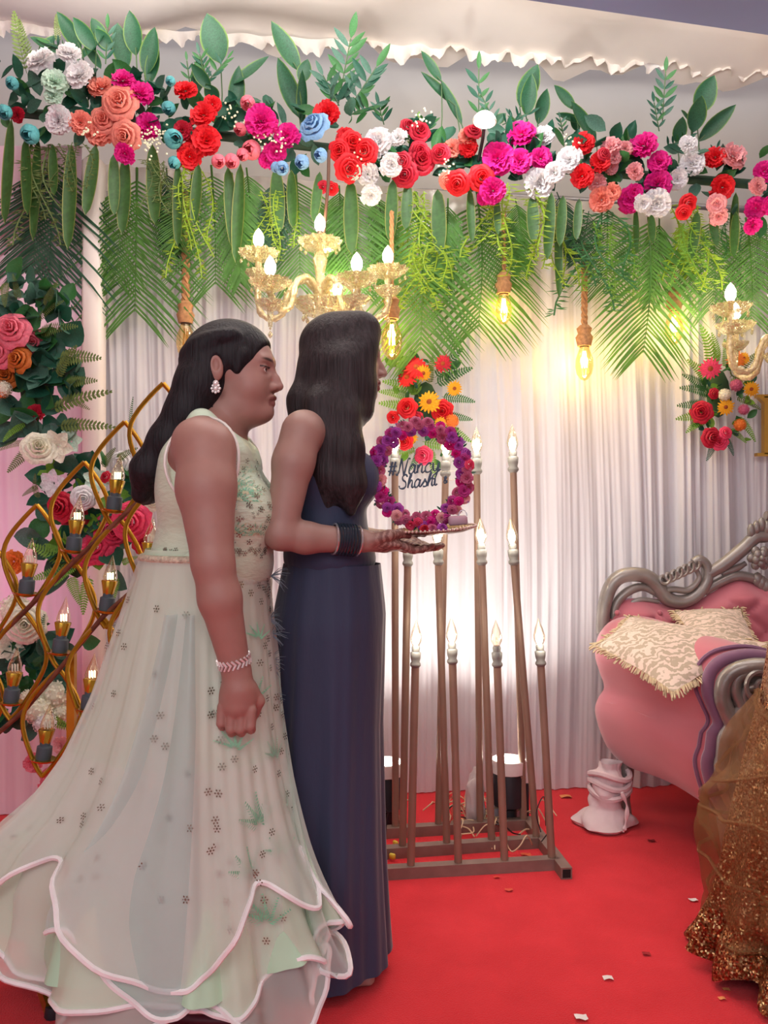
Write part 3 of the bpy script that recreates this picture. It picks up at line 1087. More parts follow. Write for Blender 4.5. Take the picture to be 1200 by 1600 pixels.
TR = [(60, 225, 405, 90, G7), (110, 225, 330, 60, G7), (235, 250, 350, 60, G7), (296, 262, 458, 70, G6), (425, 300, 430, 60, G6), (632, 300, 470, 90, G6), (655, 380, 500, 80, G6), 
      (780, 290, 462, 110, G6), (838, 310, 478, 80, G6), (920, 330, 510, 120, G2), (945, 350, 515, 80, GF), (1060, 320, 480, 90, G6), (1072, 350, 460, 60, GF), (1128, 330, 420, 60, G2), ]
for i, (x, y0, y1, wd, m) in enumerate(TR):
    off = GOFF + 0.01 + random.uniform(-.03, .03)
    a, b_ = WP(x, y0, off), WP(x + random.uniform(-6, 6), y1, off)
    o = bpy.data.objects.new('fern_trail', TRAILS[i % 3])
    COL.objects.link(o); o.parent = gr; o.location = a - gr.location
    ln = (b_ - a).length
    orient(o, a - b_, (random.uniform(-.25, .25), -1, 0))
    o.scale = (wd * a.y / F_PX / 0.25, ln, ln)
    set_mat(o, m)

# flood lamp tucked in the garland
p = WP(757, 190, 0.42)
t = thing('flood_lamp', p, 'small white flood lamp shining out of the top garland', 'lamp')
f = MB(); f.lathe([(0.012, 0.03), (0.03, 0.024), (0.042, 0.008), (0.044, 0.0), (0.040, -0.002)], p, 20, axis=(0.1, 0.15, 0.95)); f.build('housing', M_whitering, t)
f = MB(); f.lathe([(0.0001, -0.012), (0.03, -0.008), (0.041, 0.0)], p, 20, axis=(0.1, 0.15, 0.95)); f.build('lens', emis('flood_lens', (235, 255, 240), 14), t)
f = MB(); f.tube([p + Vector((0.006, 0.05, 0.02)), p + Vector((0.01, 0.13, 0.0)), p + Vector((0.0, 0.19, -0.06))], 0.007, 6); f.build('arm', M_black, t)
lamp('flood_beam', 'POINT', p + Vector((0, -0.10, 0.02)), 7, (1.0, 0.99, 0.94), 0.015)
lamp('added_ceiling_fill', 'AREA', (0.0, 2.8, 2.92), 26, (1.0, 0.96, 0.90), 3.6, (0.0, 3.1, 3.6), size_y=0.25)  # unseen upward panel, added to brighten the ceiling cloth

# ================================================================== ROPE PENDANTS
M_rope = mat('jute_rope', (176, 128, 84), 0.9, var=0.3, scale=80)
M_socket = mat('dark_bronze_socket', (70, 60, 52), 0.45, 0.5)
M_glassw = glass('clear_bulb_glass', (255, 240, 205), 0.25)
M_fil = emis('warm_filament', (255, 214, 120), 26)


def pendant(px, py0, py1, off, label, rope_r=0.012, lit=True, s=1.0):
    """rope from py0 down to the socket, bulb bottom at py1"""
    Y = wallY(px, off); bot = P(px, py1, Y); top = P(px, py0, Y)
    L_ = 0.155 * s
    sock = bot.z + L_
    t = thing('rope_pendant', (bot.x, Y, top.z), label, 'pendant lamp', 'filament bulbs hanging on rope')
    f = MB()
    for ph in (0, 2.1, 4.2):
        n = int((top.z - sock - 0.05) / 0.006)
        f.tube([(bot.x + rope_r * .55 * math.cos(i * .5 + ph), Y + rope_r * .55 * math.sin(i * .5 + ph), top.z - i * 0.006) for i in range(max(n, 4))], rope_r * .6, 5)
    f.build('rope', M_rope, t)
    f = MB(); f.lathe([(0.016, 0.085), (0.03, 0.07), (0.024, 0.05), (0.034, 0.035), (0.026, 0.0)], (bot.x, Y, sock - 0.02), 14, flute=0.06, nfl=5); f.build('rope_knot', M_rope, t)
    f = MB(); f.lathe([(0.012, 0.03), (0.022, 0.028), (0.022, 0.0), (0.018, -0.01)], (bot.x, Y, sock - 0.015), 16); f.build('socket', M_socket, t)
    f = MB(); f.lathe([(0.014, 0.0), (0.02, -0.02), (0.034 * s, -0.06 * s), (0.036 * s, -0.09 * s), (0.03 * s, -0.12 * s), (0.014 * s, -0.142 * s), (0.0001, -0.147 * s)], (bot.x, Y, sock - 0.01), 18)
    bu = f.build('bulb', M_glassw, t)
    f = MB()
    for k in range(5):
        a = k * 2 * PI / 5
        f.tube([(bot.x + 0.005 * math.cos(a), Y + 0.005 * math.sin(a), sock - 0.04), (bot.x + 0.011 * math.cos(a), Y + 0.011 * math.sin(a), sock - 0.105 * s)], 0.0022, 5)
    link('filament', f.mesh('filament'), M_fil if lit else mat('dull_filament', (190, 150, 90), 0.5), t)
    if lit:
        lamp('filament_glow', 'POINT', (bot.x, Y, sock - 0.075), 2.6 * s, (1.0, 0.72, 0.28), 0.018)


pendant(290, 300, 560, 0.14, 'unlit bulb on a thick rope behind the long dark hair', 0.015, False)
pendant(612, 330, 562, 0.30, 'brightest rope pendant beside the face of the woman in navy', 0.008, True, 1.1)
pendant(787, 330, 506, 0.13, 'rope pendant half hidden by the palm fronds right of centre', 0.009, True, 0.9)
pendant(913, 380, 594, 0.14, 'lowest rope pendant hanging clear against the white curtain', 0.012, True)
pendant(1053, 400, 538, 0.14, 'rope pendant beside the right wall bouquet', 0.009, True)

# ================================================================== CHANDELIERS
M_cryst = mat('amber_crystal', (255, 220, 168), 0.06, 0.45, var=0.4, scale=150, spec=1.0, alpha=0.60, bump=0.8, bscale=90)
M_cryst2 = mat('amber_glass_arm', (250, 208, 156), 0.08, 0.4, var=0.4, scale=120, spec=1.0, alpha=0.72, bump=0.6, bscale=70)
M_bulbw = emis('candle_bulb_white', (255, 246, 225), 16)
M_sleeve = mat('candle_sleeve_bronze', (110, 92, 80), 0.4, 0.5)


def crystal_drop(f, p, s):
    f.lathe([(0.0001, 0.0), (0.25 * s, -0.25 * s), (0.0001, -0.5 * s)], p, 6)
    f.lathe([(0.0001, -0.55 * s), (0.42 * s, -1.2 * s), (0.3 * s, -1.6 * s), (0.0001, -1.9 * s)], p, 6)


def chandelier(cx, cy, Y, arms, label, top=None, scale=1.0, hang_to=None):
    """arms: list of (dx, dy depth, px y of the cup) about the centre pixel"""
    c = P(cx, cy, Y)
    t = thing('crystal_chandelier', c, label, 'chandelier', 'amber crystal chandeliers')
    k = Y / F_PX * scale
    f = MB()
    f.lathe([(2, -6), (9, 0), (7, 14), (11, 26), (6, 38), (9, 60), (12, 72), (6, 84), (5, 96)], (0, 0, 0), 14)
    f.v = [(c.x + x * k, c.y + y * k, c.z + z * k) for x, y, z in f.v]
    f.build('column', M_cryst2, t)
    f = MB()
    f.lathe([(3, -20), (22, -14), (36, -2), (40, 8), (38, 9), (34, 0), (18, -8)], (0, 0, 0), 64, flute=0.07, nfl=16)
    f.v = [(c.x + x * k, c.y + y * k, c.z + z * k) for x, y, z in f.v]
    f.build('bowl', M_cryst, t)
    f = MB()
    f.lathe([(4, 84), (20, 88), (30, 98), (32, 103), (28, 101), (14, 93)], (0, 0, 0), 56, flute=0.12, nfl=14)
    f.v = [(c.x + x * k, c.y + y * k, c.z + z * k) for x, y, z in f.v]
    f.build('top_cup', M_cryst, t)
    f = MB()
    for i in range(10):
        a = i * PI / 5
        crystal_drop(f, c + Vector((math.cos(a) * 30 * k, math.sin(a) * 30 * k, 98 * k)), 7 * k)
        crystal_drop(f, c + Vector((math.cos(a) * 26 * k, math.sin(a) * 26 * k, -10 * k)), 8 * k)
    crystal_drop(f, c + Vector((0, 0, -18 * k)), 14 * k)
    f.build('crystal_drops', M_cryst, t)['kind'] = 'stuff'
    bulbs = [(c + Vector((0, -0.005, 100 * k)), None)]
    for dx, dd, cyy in arms:
        e = Vector((c.x + dx * k, c.y + dd, P(cx, cyy, Y).z))
        d = e - c; h = Vector((d.x, d.y, 0))
        pts = spline([c + Vector((0, 0, 12 * k)), c + h * 0.22 + Vector((0, 0, 38 * k)), c + h * 0.48 + Vector((0, 0, 26 * k)), c + h * 0.62 + Vector((0, 0, -14 * k)),
                      c + h * 0.82 + Vector((0, 0, -22 * k)), c + h + Vector((0, 0, min(-4 * k, d.z * .4))), e], 5)
        f = MB(); f.tube(pts, [5.0 * k * (1 + 0.22 * math.sin(i * 2.2)) for i in range(len(pts))], 8)
        arm = f.build('arm', M_cryst2, t)
        f = MB()
        f.lathe([(3, -10), (14, -6), (27, 4), (29, 9), (26, 8), (12, -1)], (0, 0, 0), 48, flute=0.13, nfl=12)
        f.lathe([(3, -38), (12, -34), (19, -26), (20, -22), (10, -30)], (0, 0, 0), 20, flute=0.08, nfl=10)
        f.lathe([(3, -60), (5, -40), (3, -10)], (0, 0, 0), 10)
        f.v = [(e.x + x * k, e.y + y * k, e.z + z * k) for x, y, z in f.v]
        f.build('cup', M_cryst, t)
        f = MB()
        for i in range(8):
            a = i * PI / 4
            crystal_drop(f, e + Vector((math.cos(a) * 27 * k, math.sin(a) * 27 * k, 2 * k)), 6.5 * k)
        crystal_drop(f, e + Vector((0, 0, -60 * k)), 9 * k)
        f.build('crystal_drops', M_cryst, t)['kind'] = 'stuff'
        bulbs.append((e, arm))
    for i, (e, arm) in enumerate(bulbs):
        f = MB(); f.lathe([(4.5 * k, 0), (4.5 * k, 14 * k)], e + Vector((0, 0, 2 * k)), 10); f.build('candle_sleeve', M_sleeve, t)
        f = MB(); f.lathe([(5 * k, 0), (8 * k, 6 * k), (8.5 * k, 14 * k), (5 * k, 22 * k), (0.0001, 28 * k)], e + Vector((0, 0, 16 * k)), 12); f.build('bulb', M_bulbw, t)
        lamp('candle_glow', 'POINT', e + Vector((0, -0.05, 32 * k)), 1.1, (1.0, 0.84, 0.6), 0.02)
    if hang_to is not None:
        f = MB(); f.tube([c + Vector((0.01, 0, 96 * k)), c + Vector((0.03, 0, 190 * k)), P(hang_to[0], hang_to[1], Y)], 0.006, 6)
        f.build('hanging_rod', mat('brown_rod', (96, 66, 50), 0.5, 0.4), t)


chandelier(500, 478, 3.02, [(-94, -0.03, 405), (106, -0.02, 430), (-66, -0.2, 470), (22, 0.2, 455), (60, -0.18, 462)],
           'amber crystal chandelier with lit candle bulbs above the head of the woman in navy', hang_to=(514, 235))
chandelier(1238, 560, 3.08, [(-100, -0.02, 488), (-62, 0.15, 500), (90, 0.05, 500), (10, -0.2, 500)],
           'amber crystal chandelier cut by the photo edge above the right wall bouquet', hang_to=(1240, 300))

# ================================================================== WALL BOUQUETS
def bouquet(cx, cy, off, flowers, ferns, label, box):
    t = thing('wall_bouquet', WP(cx, cy, off), label, 'bouquet', 'fern and gerbera bouquets on the curtain')
    f = MB(); f.ball(WP(cx, cy, off - 0.03), (0.05, 0.03, 0.10), 10, 6); f.build('foam_block', mat('foam_green', (50, 84, 54), 0.9), t)
    for (x0, y0, x1, y1, m) in ferns:
        a, b_ = WP(x0, y0, off), WP(x1, y1, off + 0.04)
        leaf(random.choice([FERN, FERN]), 'fern_blade', m, a, b_, (b_ - a).length * 1.15, t, (random.uniform(-.3, .3), -1, .2))
    for kind, c, x, y, r in flowers:
        p = WP(x, y, off + random.uniform(.04, .09))
        flower(kind, c, p, r * p.y / F_PX * (1.0 if kind == 'gerbera' else 1.38 if kind == 'rose' else 1.15), t, Vector((random.uniform(-.4, .3), -1, random.uniform(-.25, .3))))
    x0, y0, x1, y1 = box
    small_leaves(t, [WP(random.uniform(x0, x1), random.uniform(y0, y1), off + .01) for _ in range(40)], 45, 0.012, 0.05, [G2, GF, G1])


bouquet(665, 635, 0.10, [('gerbera', 'red', 650, 574, 20), ('gerbera', 'red', 636, 590, 17), ('gerbera', 'crimson', 692, 568, 15), ('gerbera', 'yellow', 671, 628, 19), ('gerbera', 'yellow', 661, 583, 14),
                         ('gerbera', 'yellow', 710, 607, 13), ('rose', 'red', 636, 637, 13), ('rose', 'red', 691, 642, 14), ('rose', 'red', 614, 652, 8), ('cluster', 'orange', 706, 658, 10), ('gerbera', 'yellow', 642, 684, 12), ('rose', 'red', 632, 690, 11),
                         ('rose', 'hotpink', 662, 712, 12), ('rose', 'crimson', 650, 655, 10), ('gerbera', 'yellow', 688, 660, 10)],
        [(655, 620, 610, 548, GF), (680, 590, 722, 545, G2), (680, 600, 738, 575, G2), (690, 620, 742, 628, G2), (650, 640, 592, 630, GF), (655, 610, 598, 596, GF), (690, 650, 738, 656, G2), (690, 665, 736, 690, GF), (660, 690, 720, 705, GF),
         (650, 700, 600, 712, GF), (670, 700, 680, 745, GF), (640, 620, 592, 612, GF), (670, 600, 676, 556, G7), (640, 600, 622, 545, GF), (660, 700, 640, 735, G2)],
        'fern bouquet with yellow gerberas behind the flower ring', (615, 560, 715, 710))
bouquet(1122, 615, 0.10, [('gerbera', 'hotpink', 1110, 576, 18), ('gerbera', 'orange', 1150, 563, 15), ('gerbera', 'yellow', 1162, 560, 11), ('gerbera', 'yellow', 1174, 608, 13), ('gerbera', 'yellow', 1134, 636, 14), ('rose', 'crimson', 1096, 644, 14),
                          ('rose', 'crimson', 1112, 684, 13), ('rose', 'hotpink', 1124, 690, 11), ('cluster', 'cream', 1154, 580, 9), ('cluster', 'dusty', 1150, 602, 9), ('rose', 'crimson', 1116, 615, 7), ('cluster', 'cream', 1132, 617, 9),
                          ('cluster', 'dusty', 1162, 640, 8), ('cluster', 'orange', 1156, 664, 9), ('rose', 'hotpink', 1134, 676, 8)],
        [(1115, 580, 1094, 508, GF), (1110, 600, 1074, 562, GF), (1105, 610, 1066, 585, G2), (1110, 615, 1062, 606, G2), (1105, 635, 1058, 634, G2), (1105, 650, 1056, 655, GF), (1105, 650, 1072, 676, GF), (1115, 690, 1104, 720, G1), (1130, 680, 1146, 712, G1),
         (1140, 600, 1184, 580, GF), (1140, 590, 1182, 552, G7), (1150, 650, 1180, 690, GF), (1140, 670, 1166, 692, GF), (1135, 575, 1132, 530, GF), (1150, 620, 1188, 640, G7), (1120, 570, 1112, 520, GF)],
        'fern bouquet with crimson and yellow blooms beside the gold letter', (1085, 560, 1170, 690))

# gold letter standing off the curtain at the right edge
M_gold = mat('brushed_gold', (206, 160, 70), 0.28, 0.9, var=0.08)
q = WP(1215, 665, 0.08); kx = q.y / F_PX
t = MB()
for (x0, x1, y0, y1) in [(1181, 1252, 708, 713), (1181, 1252, 617, 622)]:
    a = P(x0, y1, q.y); b_ = P(x1, y0, q.y)
    t.box(((a.x + b_.x) / 2, q.y, (a.z + b_.z) / 2), (b_.x - a.x, 0.03, b_.z - a.z))
for (x0, x1) in [(1192, 1206), (1227, 1241)]:
    a = P(x0, 710, q.y); b_ = P(x1, 620, q.y)
    t.box(((a.x + b_.x) / 2, q.y, (a.z + b_.z) / 2), (b_.x - a.x, 0.03, b_.z - a.z))
for (xa, xb, ya) in [(1184, 1192, 622), (1241, 1249, 622)]:
    a = P(xa, ya, q.y); b_ = P(xb, ya, q.y); c_ = P(xb if xa < 1200 else xa, ya + 8, q.y)
    vs = [v + Vector((0, dy, 0)) for dy in (-.015, .015) for v in (a, b_, c_)]
    t.add(vs, [(0, 1, 2), (5, 4, 3), (0, 3, 4, 1), (1, 4, 5, 2), (2, 5, 3, 0)])
o = t.build('gold_letter', M_gold, smooth=False)
tag(o, 'gold serif letter mounted on the curtain at the right edge', 'letter')
# ================================================================== STAND OF LAMP POLES
M_pole = mat('copper_brown_paint', (150, 124, 106), 0.42, 0.2, var=0.12, scale=6)
M_base = mat('brown_base_bar', (138, 114, 104), 0.5, 0.2, var=0.15, scale=20)
M_holder = mat('grey_lamp_holder', (128, 126, 120), 0.5)
M_clear = glass('clear_candle_glass', (255, 252, 240), 0.35)
M_spark = emis('candle_core', (255, 252, 240), 22)


def fY(y): return CAM_Z * F_PX / (y - 800.0)   # depth of a floor point seen at row y


st = thing('lamp_pole_stand', (0.18, 2.8, 0), 'welded stand of twelve copper brown poles topped with candle bulbs', 'lamp stand')
BW = 0.036
rows = [  # y of bar at x=600, at right end, right end x, poles (bottom x, top x, top y)
    (1372, 1356, 872, [(642, 649, 1040), (716, 707, 1035), (788, 777, 1040), (862, 845, 1038)]),
    (1340, 1322, 848, [(629, 637, 882), (698, 685, 880), (768, 753, 880), (838, 803, 880)]),
    (1308, 1294, 826, [(618, 617, 738), (685, 696, 742), (750, 745, 738), (818, 802, 735)])]
ends = []
for ri, (y0, y1, xr, poles) in enumerate(rows):
    Yl, Yr = fY(y0), fY(y1)
    xl = 500
    YL = Yl + (Yl - Yr) / (xr - 600) * (600 - xl)
    A = Vector(((xl - 600) * YL / F_PX, YL, BW / 2)); B = Vector(((xr - 600) * Yr / F_PX, Yr, BW / 2))
    ends.append((A, B))
    f = MB(); f.bar(A, B, BW, BW); f.build('base_bar', M_base, st, smooth=False)
    for (xb, xt, yt) in poles:
        Y = lerp(Yl, Yr, (xb - 600) / (xr - 600.0))
        bot = Vector(((xb - 600) * Y / F_PX, Y, BW))
        top = P(xt, yt, Y + 0.0)
        ax = (top - bot).normalized()
        f = MB(); f.tube([bot, top], 0.0125, 12); pole = f.build('pole', M_pole, st)
        k = Y / F_PX
        f = MB(); f.lathe([(5 * k, -4 * k), (8.5 * k, 0), (8.5 * k, 3 * k), (6.5 * k, 6 * k), (8 * k, 12 * k), (8.5 * k, 20 * k), (6 * k, 22 * k), (6.6 * k, 28 * k), (5 * k, 31 * k)], top, 14, axis=ax)
        f.build('lamp_holder', M_holder, pole)
        e = top + ax * 30 * k
        f = MB(); f.lathe([(4.5 * k, 0), (8.5 * k, 8 * k), (9 * k, 15 * k), (6 * k, 27 * k), (2.4 * k, 36 * k), (0.0001, 42 * k)], e, 14, axis=ax)
        bulb = f.build('bulb', M_clear, pole)
        lit = not (ri == 0 and xb == 788)
        f = MB(); f.lathe([(0.0001, 2 * k), (4.5 * k, 5 * k), (6.0 * k, 11 * k), (4.0 * k, 19 * k), (0.0001, 23 * k)] if lit else [(0.0001, 0), (1.6 * k, 2 * k), (1.2 * k, 14 * k), (0.0001, 15 * k)], e, 10, axis=ax)
        f.build('glowing_core' if lit else 'unlit_core', M_spark if lit else M_clear, pole)
        if lit: lamp('candle_pole_glow', 'POINT', e + Vector((0, -0.03, 12 * k)), 0.5, (1.0, 0.9, 0.76), 0.02)
for side_ in (0, 1):
    A = ends[0][side_]; C = ends[2][side_]
    d = (A - C).normalized()
    f = MB(); f.bar(C - d * 0.02, A + d * (0.085 if side_ else 0.05), BW, BW)
    f.build('side_bar', M_base, st, smooth=False)
a_end = ends[0][1] + (ends[0][1] - ends[2][1]).normalized() * 0.086
f = MB(); f.bar(a_end - (ends[0][1] - ends[2][1]).normalized() * 0.004, a_end, BW * .72, BW * .72); o = f.build('end_shade_cap', mat('hollow_shade', (24, 20, 18), 0.9), st, smooth=False); o['label'] = 'dark cap painted as shade in the open end of side bar'  # solid dark cap, coloured like the shade inside the hollow bar

# loose wires and taped joints on the carpet around the stand
M_wy = mat('wire_yellow_white', (214, 186, 150), 0.6); M_wr = mat('wire_red', (190, 60, 50), 0.5); M_wk = mat('wire_black', (40, 36, 40), 0.5)
wt = thing('wire_tangle', (0.25, 2.85, 0), 'loose tangle of thin pale, red and black wires among the bases of the poles', 'wires')
for m, n, cx_, cy_, sx, sy, nm in [(M_wy, 26, 752, 1285, 34, 26, 'pale_wire'), (M_wr, 5, 720, 1280, 60, 20, 'red_wire'), (M_wk, 6, 700, 1290, 70, 25, 'black_wire')]:
    f = MB()
    for i in range(n):
        pts = []
        x, y = cx_ + random.gauss(0, sx), cy_ + random.gauss(0, sy * .6)
        an = random.random() * 6.28
        for k in range(7):
            Y = fY(min(max(y, 1262), 1345))
            q = Vector(((x - 600) * Y / F_PX, Y, 0.012 + (0.05 * random.random() if 0 < k < 6 else 0)))
            pts.append(q)
            an += random.uniform(-1.3, 1.3); x += math.cos(an) * 14; y += math.sin(an) * 7
        f.tube(spline(pts, 4), 0.0026, 4)
    o = f.build('wire', m, wt); o['kind'] = 'stuff'; o['label'] = nm.replace('_', ' ') + 's'
for (x, y, c) in [(618, 1318, 0), (698, 1270, 0), (720, 1282, 1), (755, 1280, 1), (613, 1338, 0)]:
    Y = fY(y + 8); q = P(x, y, Y)
    f = MB(); f.box((q.x, q.y, max(q.z, 0.012)), (0.022, 0.012, 0.018), Matrix.Rotation(random.random() * 3, 3, 'Z'), 0.003)
    f.build('tape_joint', mat('yellow_tape' if not c else 'orange_tape', (222, 190, 60) if not c else (226, 110, 50), 0.6), wt)
f = MB()
for pts in ([(600, 1340), (604, 1285), (606, 1270), (600, 1262)], [(845, 1300), (838, 1270), (850, 1245), (853, 1290)], [(846, 1315), (862, 1290), (855, 1262), (860, 1330)]):
    f.tube(pline(pts, 2.75), 0.002, 5)
o = f.build('wire', M_wk, wt); o['kind'] = 'stuff'; o['label'] = 'black wires'

# crumpled clear plastic bag and white adaptor behind the poles
def blob(name, m, c, r, n1=26, n2=18, amp=0.3, fr=6.0, seed=0, parent=None, floor=True):
    f = MB()

    def fn(u, v):
        th = u * 2 * PI; ph = v * PI
        d = Vector((math.sin(ph) * math.cos(th), math.sin(ph) * math.sin(th), math.cos(ph)))
        n = mnoise.noise(d * fr * 0.4 + Vector((seed, 0, 0))) + 0.5 * abs(mnoise.noise(d * fr + Vector((seed, 3, 0))))
        q = Vector((d.x * r[0], d.y * r[1], d.z * r[2])) * (1 + amp * n)
        q = Vector(c) + q
        if floor: q.z = max(q.z, 0.004)
        return q
    f.grid(fn, n1, n2, closed=True)
    return f.build(name, m, parent)


M_plastic = mat('white_plastic_bag', (228, 216, 216), 0.35, var=0.06, bump=0.4, bscale=30, alpha=0.85)
q = P(742, 1262, 3.05)
tag(blob('plastic_bag', M_plastic, (q.x, 3.05, 0.09), (0.035, 0.03, 0.10), seed=2), 'crumpled white plastic bag standing beside the round uplight', 'bag')
q = P(790, 1255, 3.08)
f = MB(); f.box((q.x, 3.06, 0.045), (0.13, 0.05, 0.08), bev=0.008)
t = f.build('ballast_box', mat('pale_plastic_box', (214, 200, 204), 0.5)); tag(t, 'pale plastic power box under the round uplight', 'box')
t.location.y = 0.06

# confetti and petals on the carpet
for i, (x, y, c, s) in enumerate([(950, 1530, (250, 240, 238), .012), (908, 1592, (250, 240, 238), .014), (1083, 1408, (250, 236, 232), .012), (884, 1246, (240, 150, 90), .022), (822, 1337, (226, 96, 60), .016),
                                  (795, 1392, (220, 80, 60), .012), (776, 1372, (226, 70, 60), .010), (1010, 1492, (160, 20, 30), .010), (1018, 1315, (130, 20, 30), .012), (1128, 1562, (240, 150, 150), .008), (1135, 1548, (240, 150, 150), .008)]):
    Y = fY(y); f = MB()
    f.grid(lambda u, v: Vector(((x - 600) * Y / F_PX + (u - .5) * s * 2, Y + (v - .5) * s * 1.6, 0.003 + 0.35 * s * abs(math.sin(3 * u + i) * math.cos(2 * v)))), 4, 3)
    o = f.build('petal_scrap', mat('scrap_%d_%d' % (c[0], c[1]), c, 0.7))
    tag(o, {0: 'white paper scrap on the open red carpet below the lamp stand', 1: 'white scrap at the lower edge of the red carpet', 2: 'small white scrap beside the gold sequin hem', 3: 'orange petal on the carpet by the curtain foot',
            4: 'small orange petal by the front pole of the lamp stand', 5: 'reddish petal in front of the lamp stand bar', 6: 'tiny red petal just before the front bar', 7: 'dark speck on the carpet above the white scrap',
            8: 'dark red speck on the carpet by the sofa leg', 9: 'tiny pink crumb near the sequin hem, lower of two', 10: 'tiny pink crumb near the sequin hem, upper of two'}[i], 'scrap' if i not in (3, 4, 5, 6) else 'petal', 'scraps and petals on the carpet')

# ================================================================== GOLD LATTICE LAMP (left)
M_lat = mat('antique_gold_paint', (190, 142, 42), 0.3, 0.75, var=0.2, scale=8)
M_latcup = mat('gold_cup', (206, 164, 60), 0.25, 0.85)
M_sock2 = mat('slate_socket', (74, 84, 92), 0.55)
LY = 2.35
lt = thing('lattice_lamp', (P(60, 0, LY).x, LY, 0), 'gold lattice floor lamp of pointed loops, each holding a candle bulb', 'floor lamp')


def LYd(px): return LY - (px - 60) * 0.0006


def loop_obj(tx, ty, bx, by, w_=44, bulb=True, lit=True):
    f = MB()
    for s in (-1, 1):
        pts = []
        for i in range(17):
            t = i / 16
            cx_ = lerp(tx, bx, t); y = lerp(ty, by, t)
            wd = w_ * (math.sin(PI * min(1, t * 1.0)) ** 0.85) * (0.95 + 0.12 * math.sin(PI * t * 2 - 0.6))
            pts.append(P(cx_ + s * wd, y, LYd(cx_) + 0.006 * s * math.sin(PI * t)))
        f.tube(pts, 0.0085, 8, up=(0, 1, 0), flat=0.75)
    o = f.build('gold_loop', M_lat, lt)
    if bulb:
        cx_, cy = lerp(tx, bx, 0.86), lerp(ty, by, 0.84)
        Y = LYd(cx_)
        c = P(cx_ - 2, cy, Y); k = Y / F_PX
        ax = Vector((0.12, 0, 1)).normalized()
        f = MB(); f.lathe([(6 * k, -6 * k), (18 * k, -2 * k), (20 * k, 1 * k), (17 * k, 0.5 * k)], c, 18, axis=ax); cup = f.build('saucer', M_latcup, lt)
        f = MB(); f.lathe([(11 * k, 0), (12 * k, 6 * k), (11.5 * k, 20 * k), (8 * k, 22 * k), (8 * k, 27 * k)], c, 16, axis=ax); f.build('lamp_socket', M_sock2, lt)
        f = MB(); f.lathe([(8 * k, 26 * k), (8.5 * k, 30 * k), (12 * k, 46 * k), (11.5 * k, 47 * k), (7 * k, 46 * k)], c, 18, axis=ax, flute=0.07, nfl=6); f.build('bulb_collar', M_latcup, lt)
        f = MB(); f.lathe([(9 * k, 44 * k), (11 * k, 52 * k), (9 * k, 62 * k), (4 * k, 76 * k), (0.8 * k, 86 * k), (0.0001, 88 * k)], c, 14, axis=ax); b_ = f.build('bulb', M_clear, lt)
        f = MB()
        for q in range(6):
            a = q * PI / 3
            f.box(c + ax * 54 * k + Vector((4.5 * k * math.cos(a), 4.5 * k * math.sin(a), 0)), (1.5 * k, 1.5 * k, 11 * k))
        f.build('led_core', emis('led_core_light', (255, 250, 225), 1.1) if lit else M_whitering, lt)


loops = []
for (tx, ty) in [(-10, 853), (58, 789), (132, 722), (195, 659), (255, 599)]:
    loops.append((tx, ty, tx - 18, ty + 164))
for (tx, ty) in [(-30, 1020), (38, 954), (114, 876), (187, 811), (250, 752)]:
    loops.append((tx, ty, tx - 22, ty + 170))
for (tx, ty) in [(92, 1045), (162, 966), (228, 905)]:
    loops.append((tx, ty, tx - 26, ty + 168))
for i, (a, b_, c, d) in enumerate(loops):
    loop_obj(a, b_, c, d, 43, lit=i in (2, 3, 7, 8, 11))
# diagonal tie rods wrapped in cable
f = MB()
for pts in ([(-30, 1022), (38, 956), (117, 876), (190, 808), (252, 752)], [(-8, 1150), (38, 1110), (94, 1044), (162, 962), (228, 905)]):
    f.tube([P(x, y, LYd(x) - 0.012) for x, y in pts], 0.007, 7)
f.build('tie_rod', mat('cable_wrapped_rod', (120, 74, 56), 0.5, 0.2, var=0.4, scale=30), lt)
# upright post and splayed feet
xp = P(112, 0, LY + 0.03).x
f = MB(); f.bar((xp, LY + 0.03, 0.02), P(112, 1020, LY + 0.03), 0.022); f.build('post', M_lat, lt, smooth=False)
pa = Vector((P(-60, 0, 2.25).x, 2.25, 0.0)); 
fa = P(-12, 1468, 2.06); fb_ = Vector(((82 - 600) * 1.90 / F_PX, 1.90, 0.02))
f = MB(); f.bar((fa.x - 0.10, 2.30, fa.z + 0.12), fb_, 0.032); f.build('foot_bar', M_lat, lt, smooth=False)
f = MB(); f.bar(P(36, 1522, 1.99), P(150, 1490, 2.30), 0.026); f.build('foot_bar', M_lat, lt, smooth=False)
f = MB(); f.bar(P(150, 1490, 2.30), (xp, LY + 0.03, 0.03), 0.024); f.build('foot_bar', M_lat, lt, smooth=False)
f = MB(); f.lathe([(0.018, 0), (0.02, 0.004), (0.017, 0.026)], (fb_.x + 0.003, fb_.y - 0.003, 0.0), 12); f.build('rubber_foot', M_black, lt)

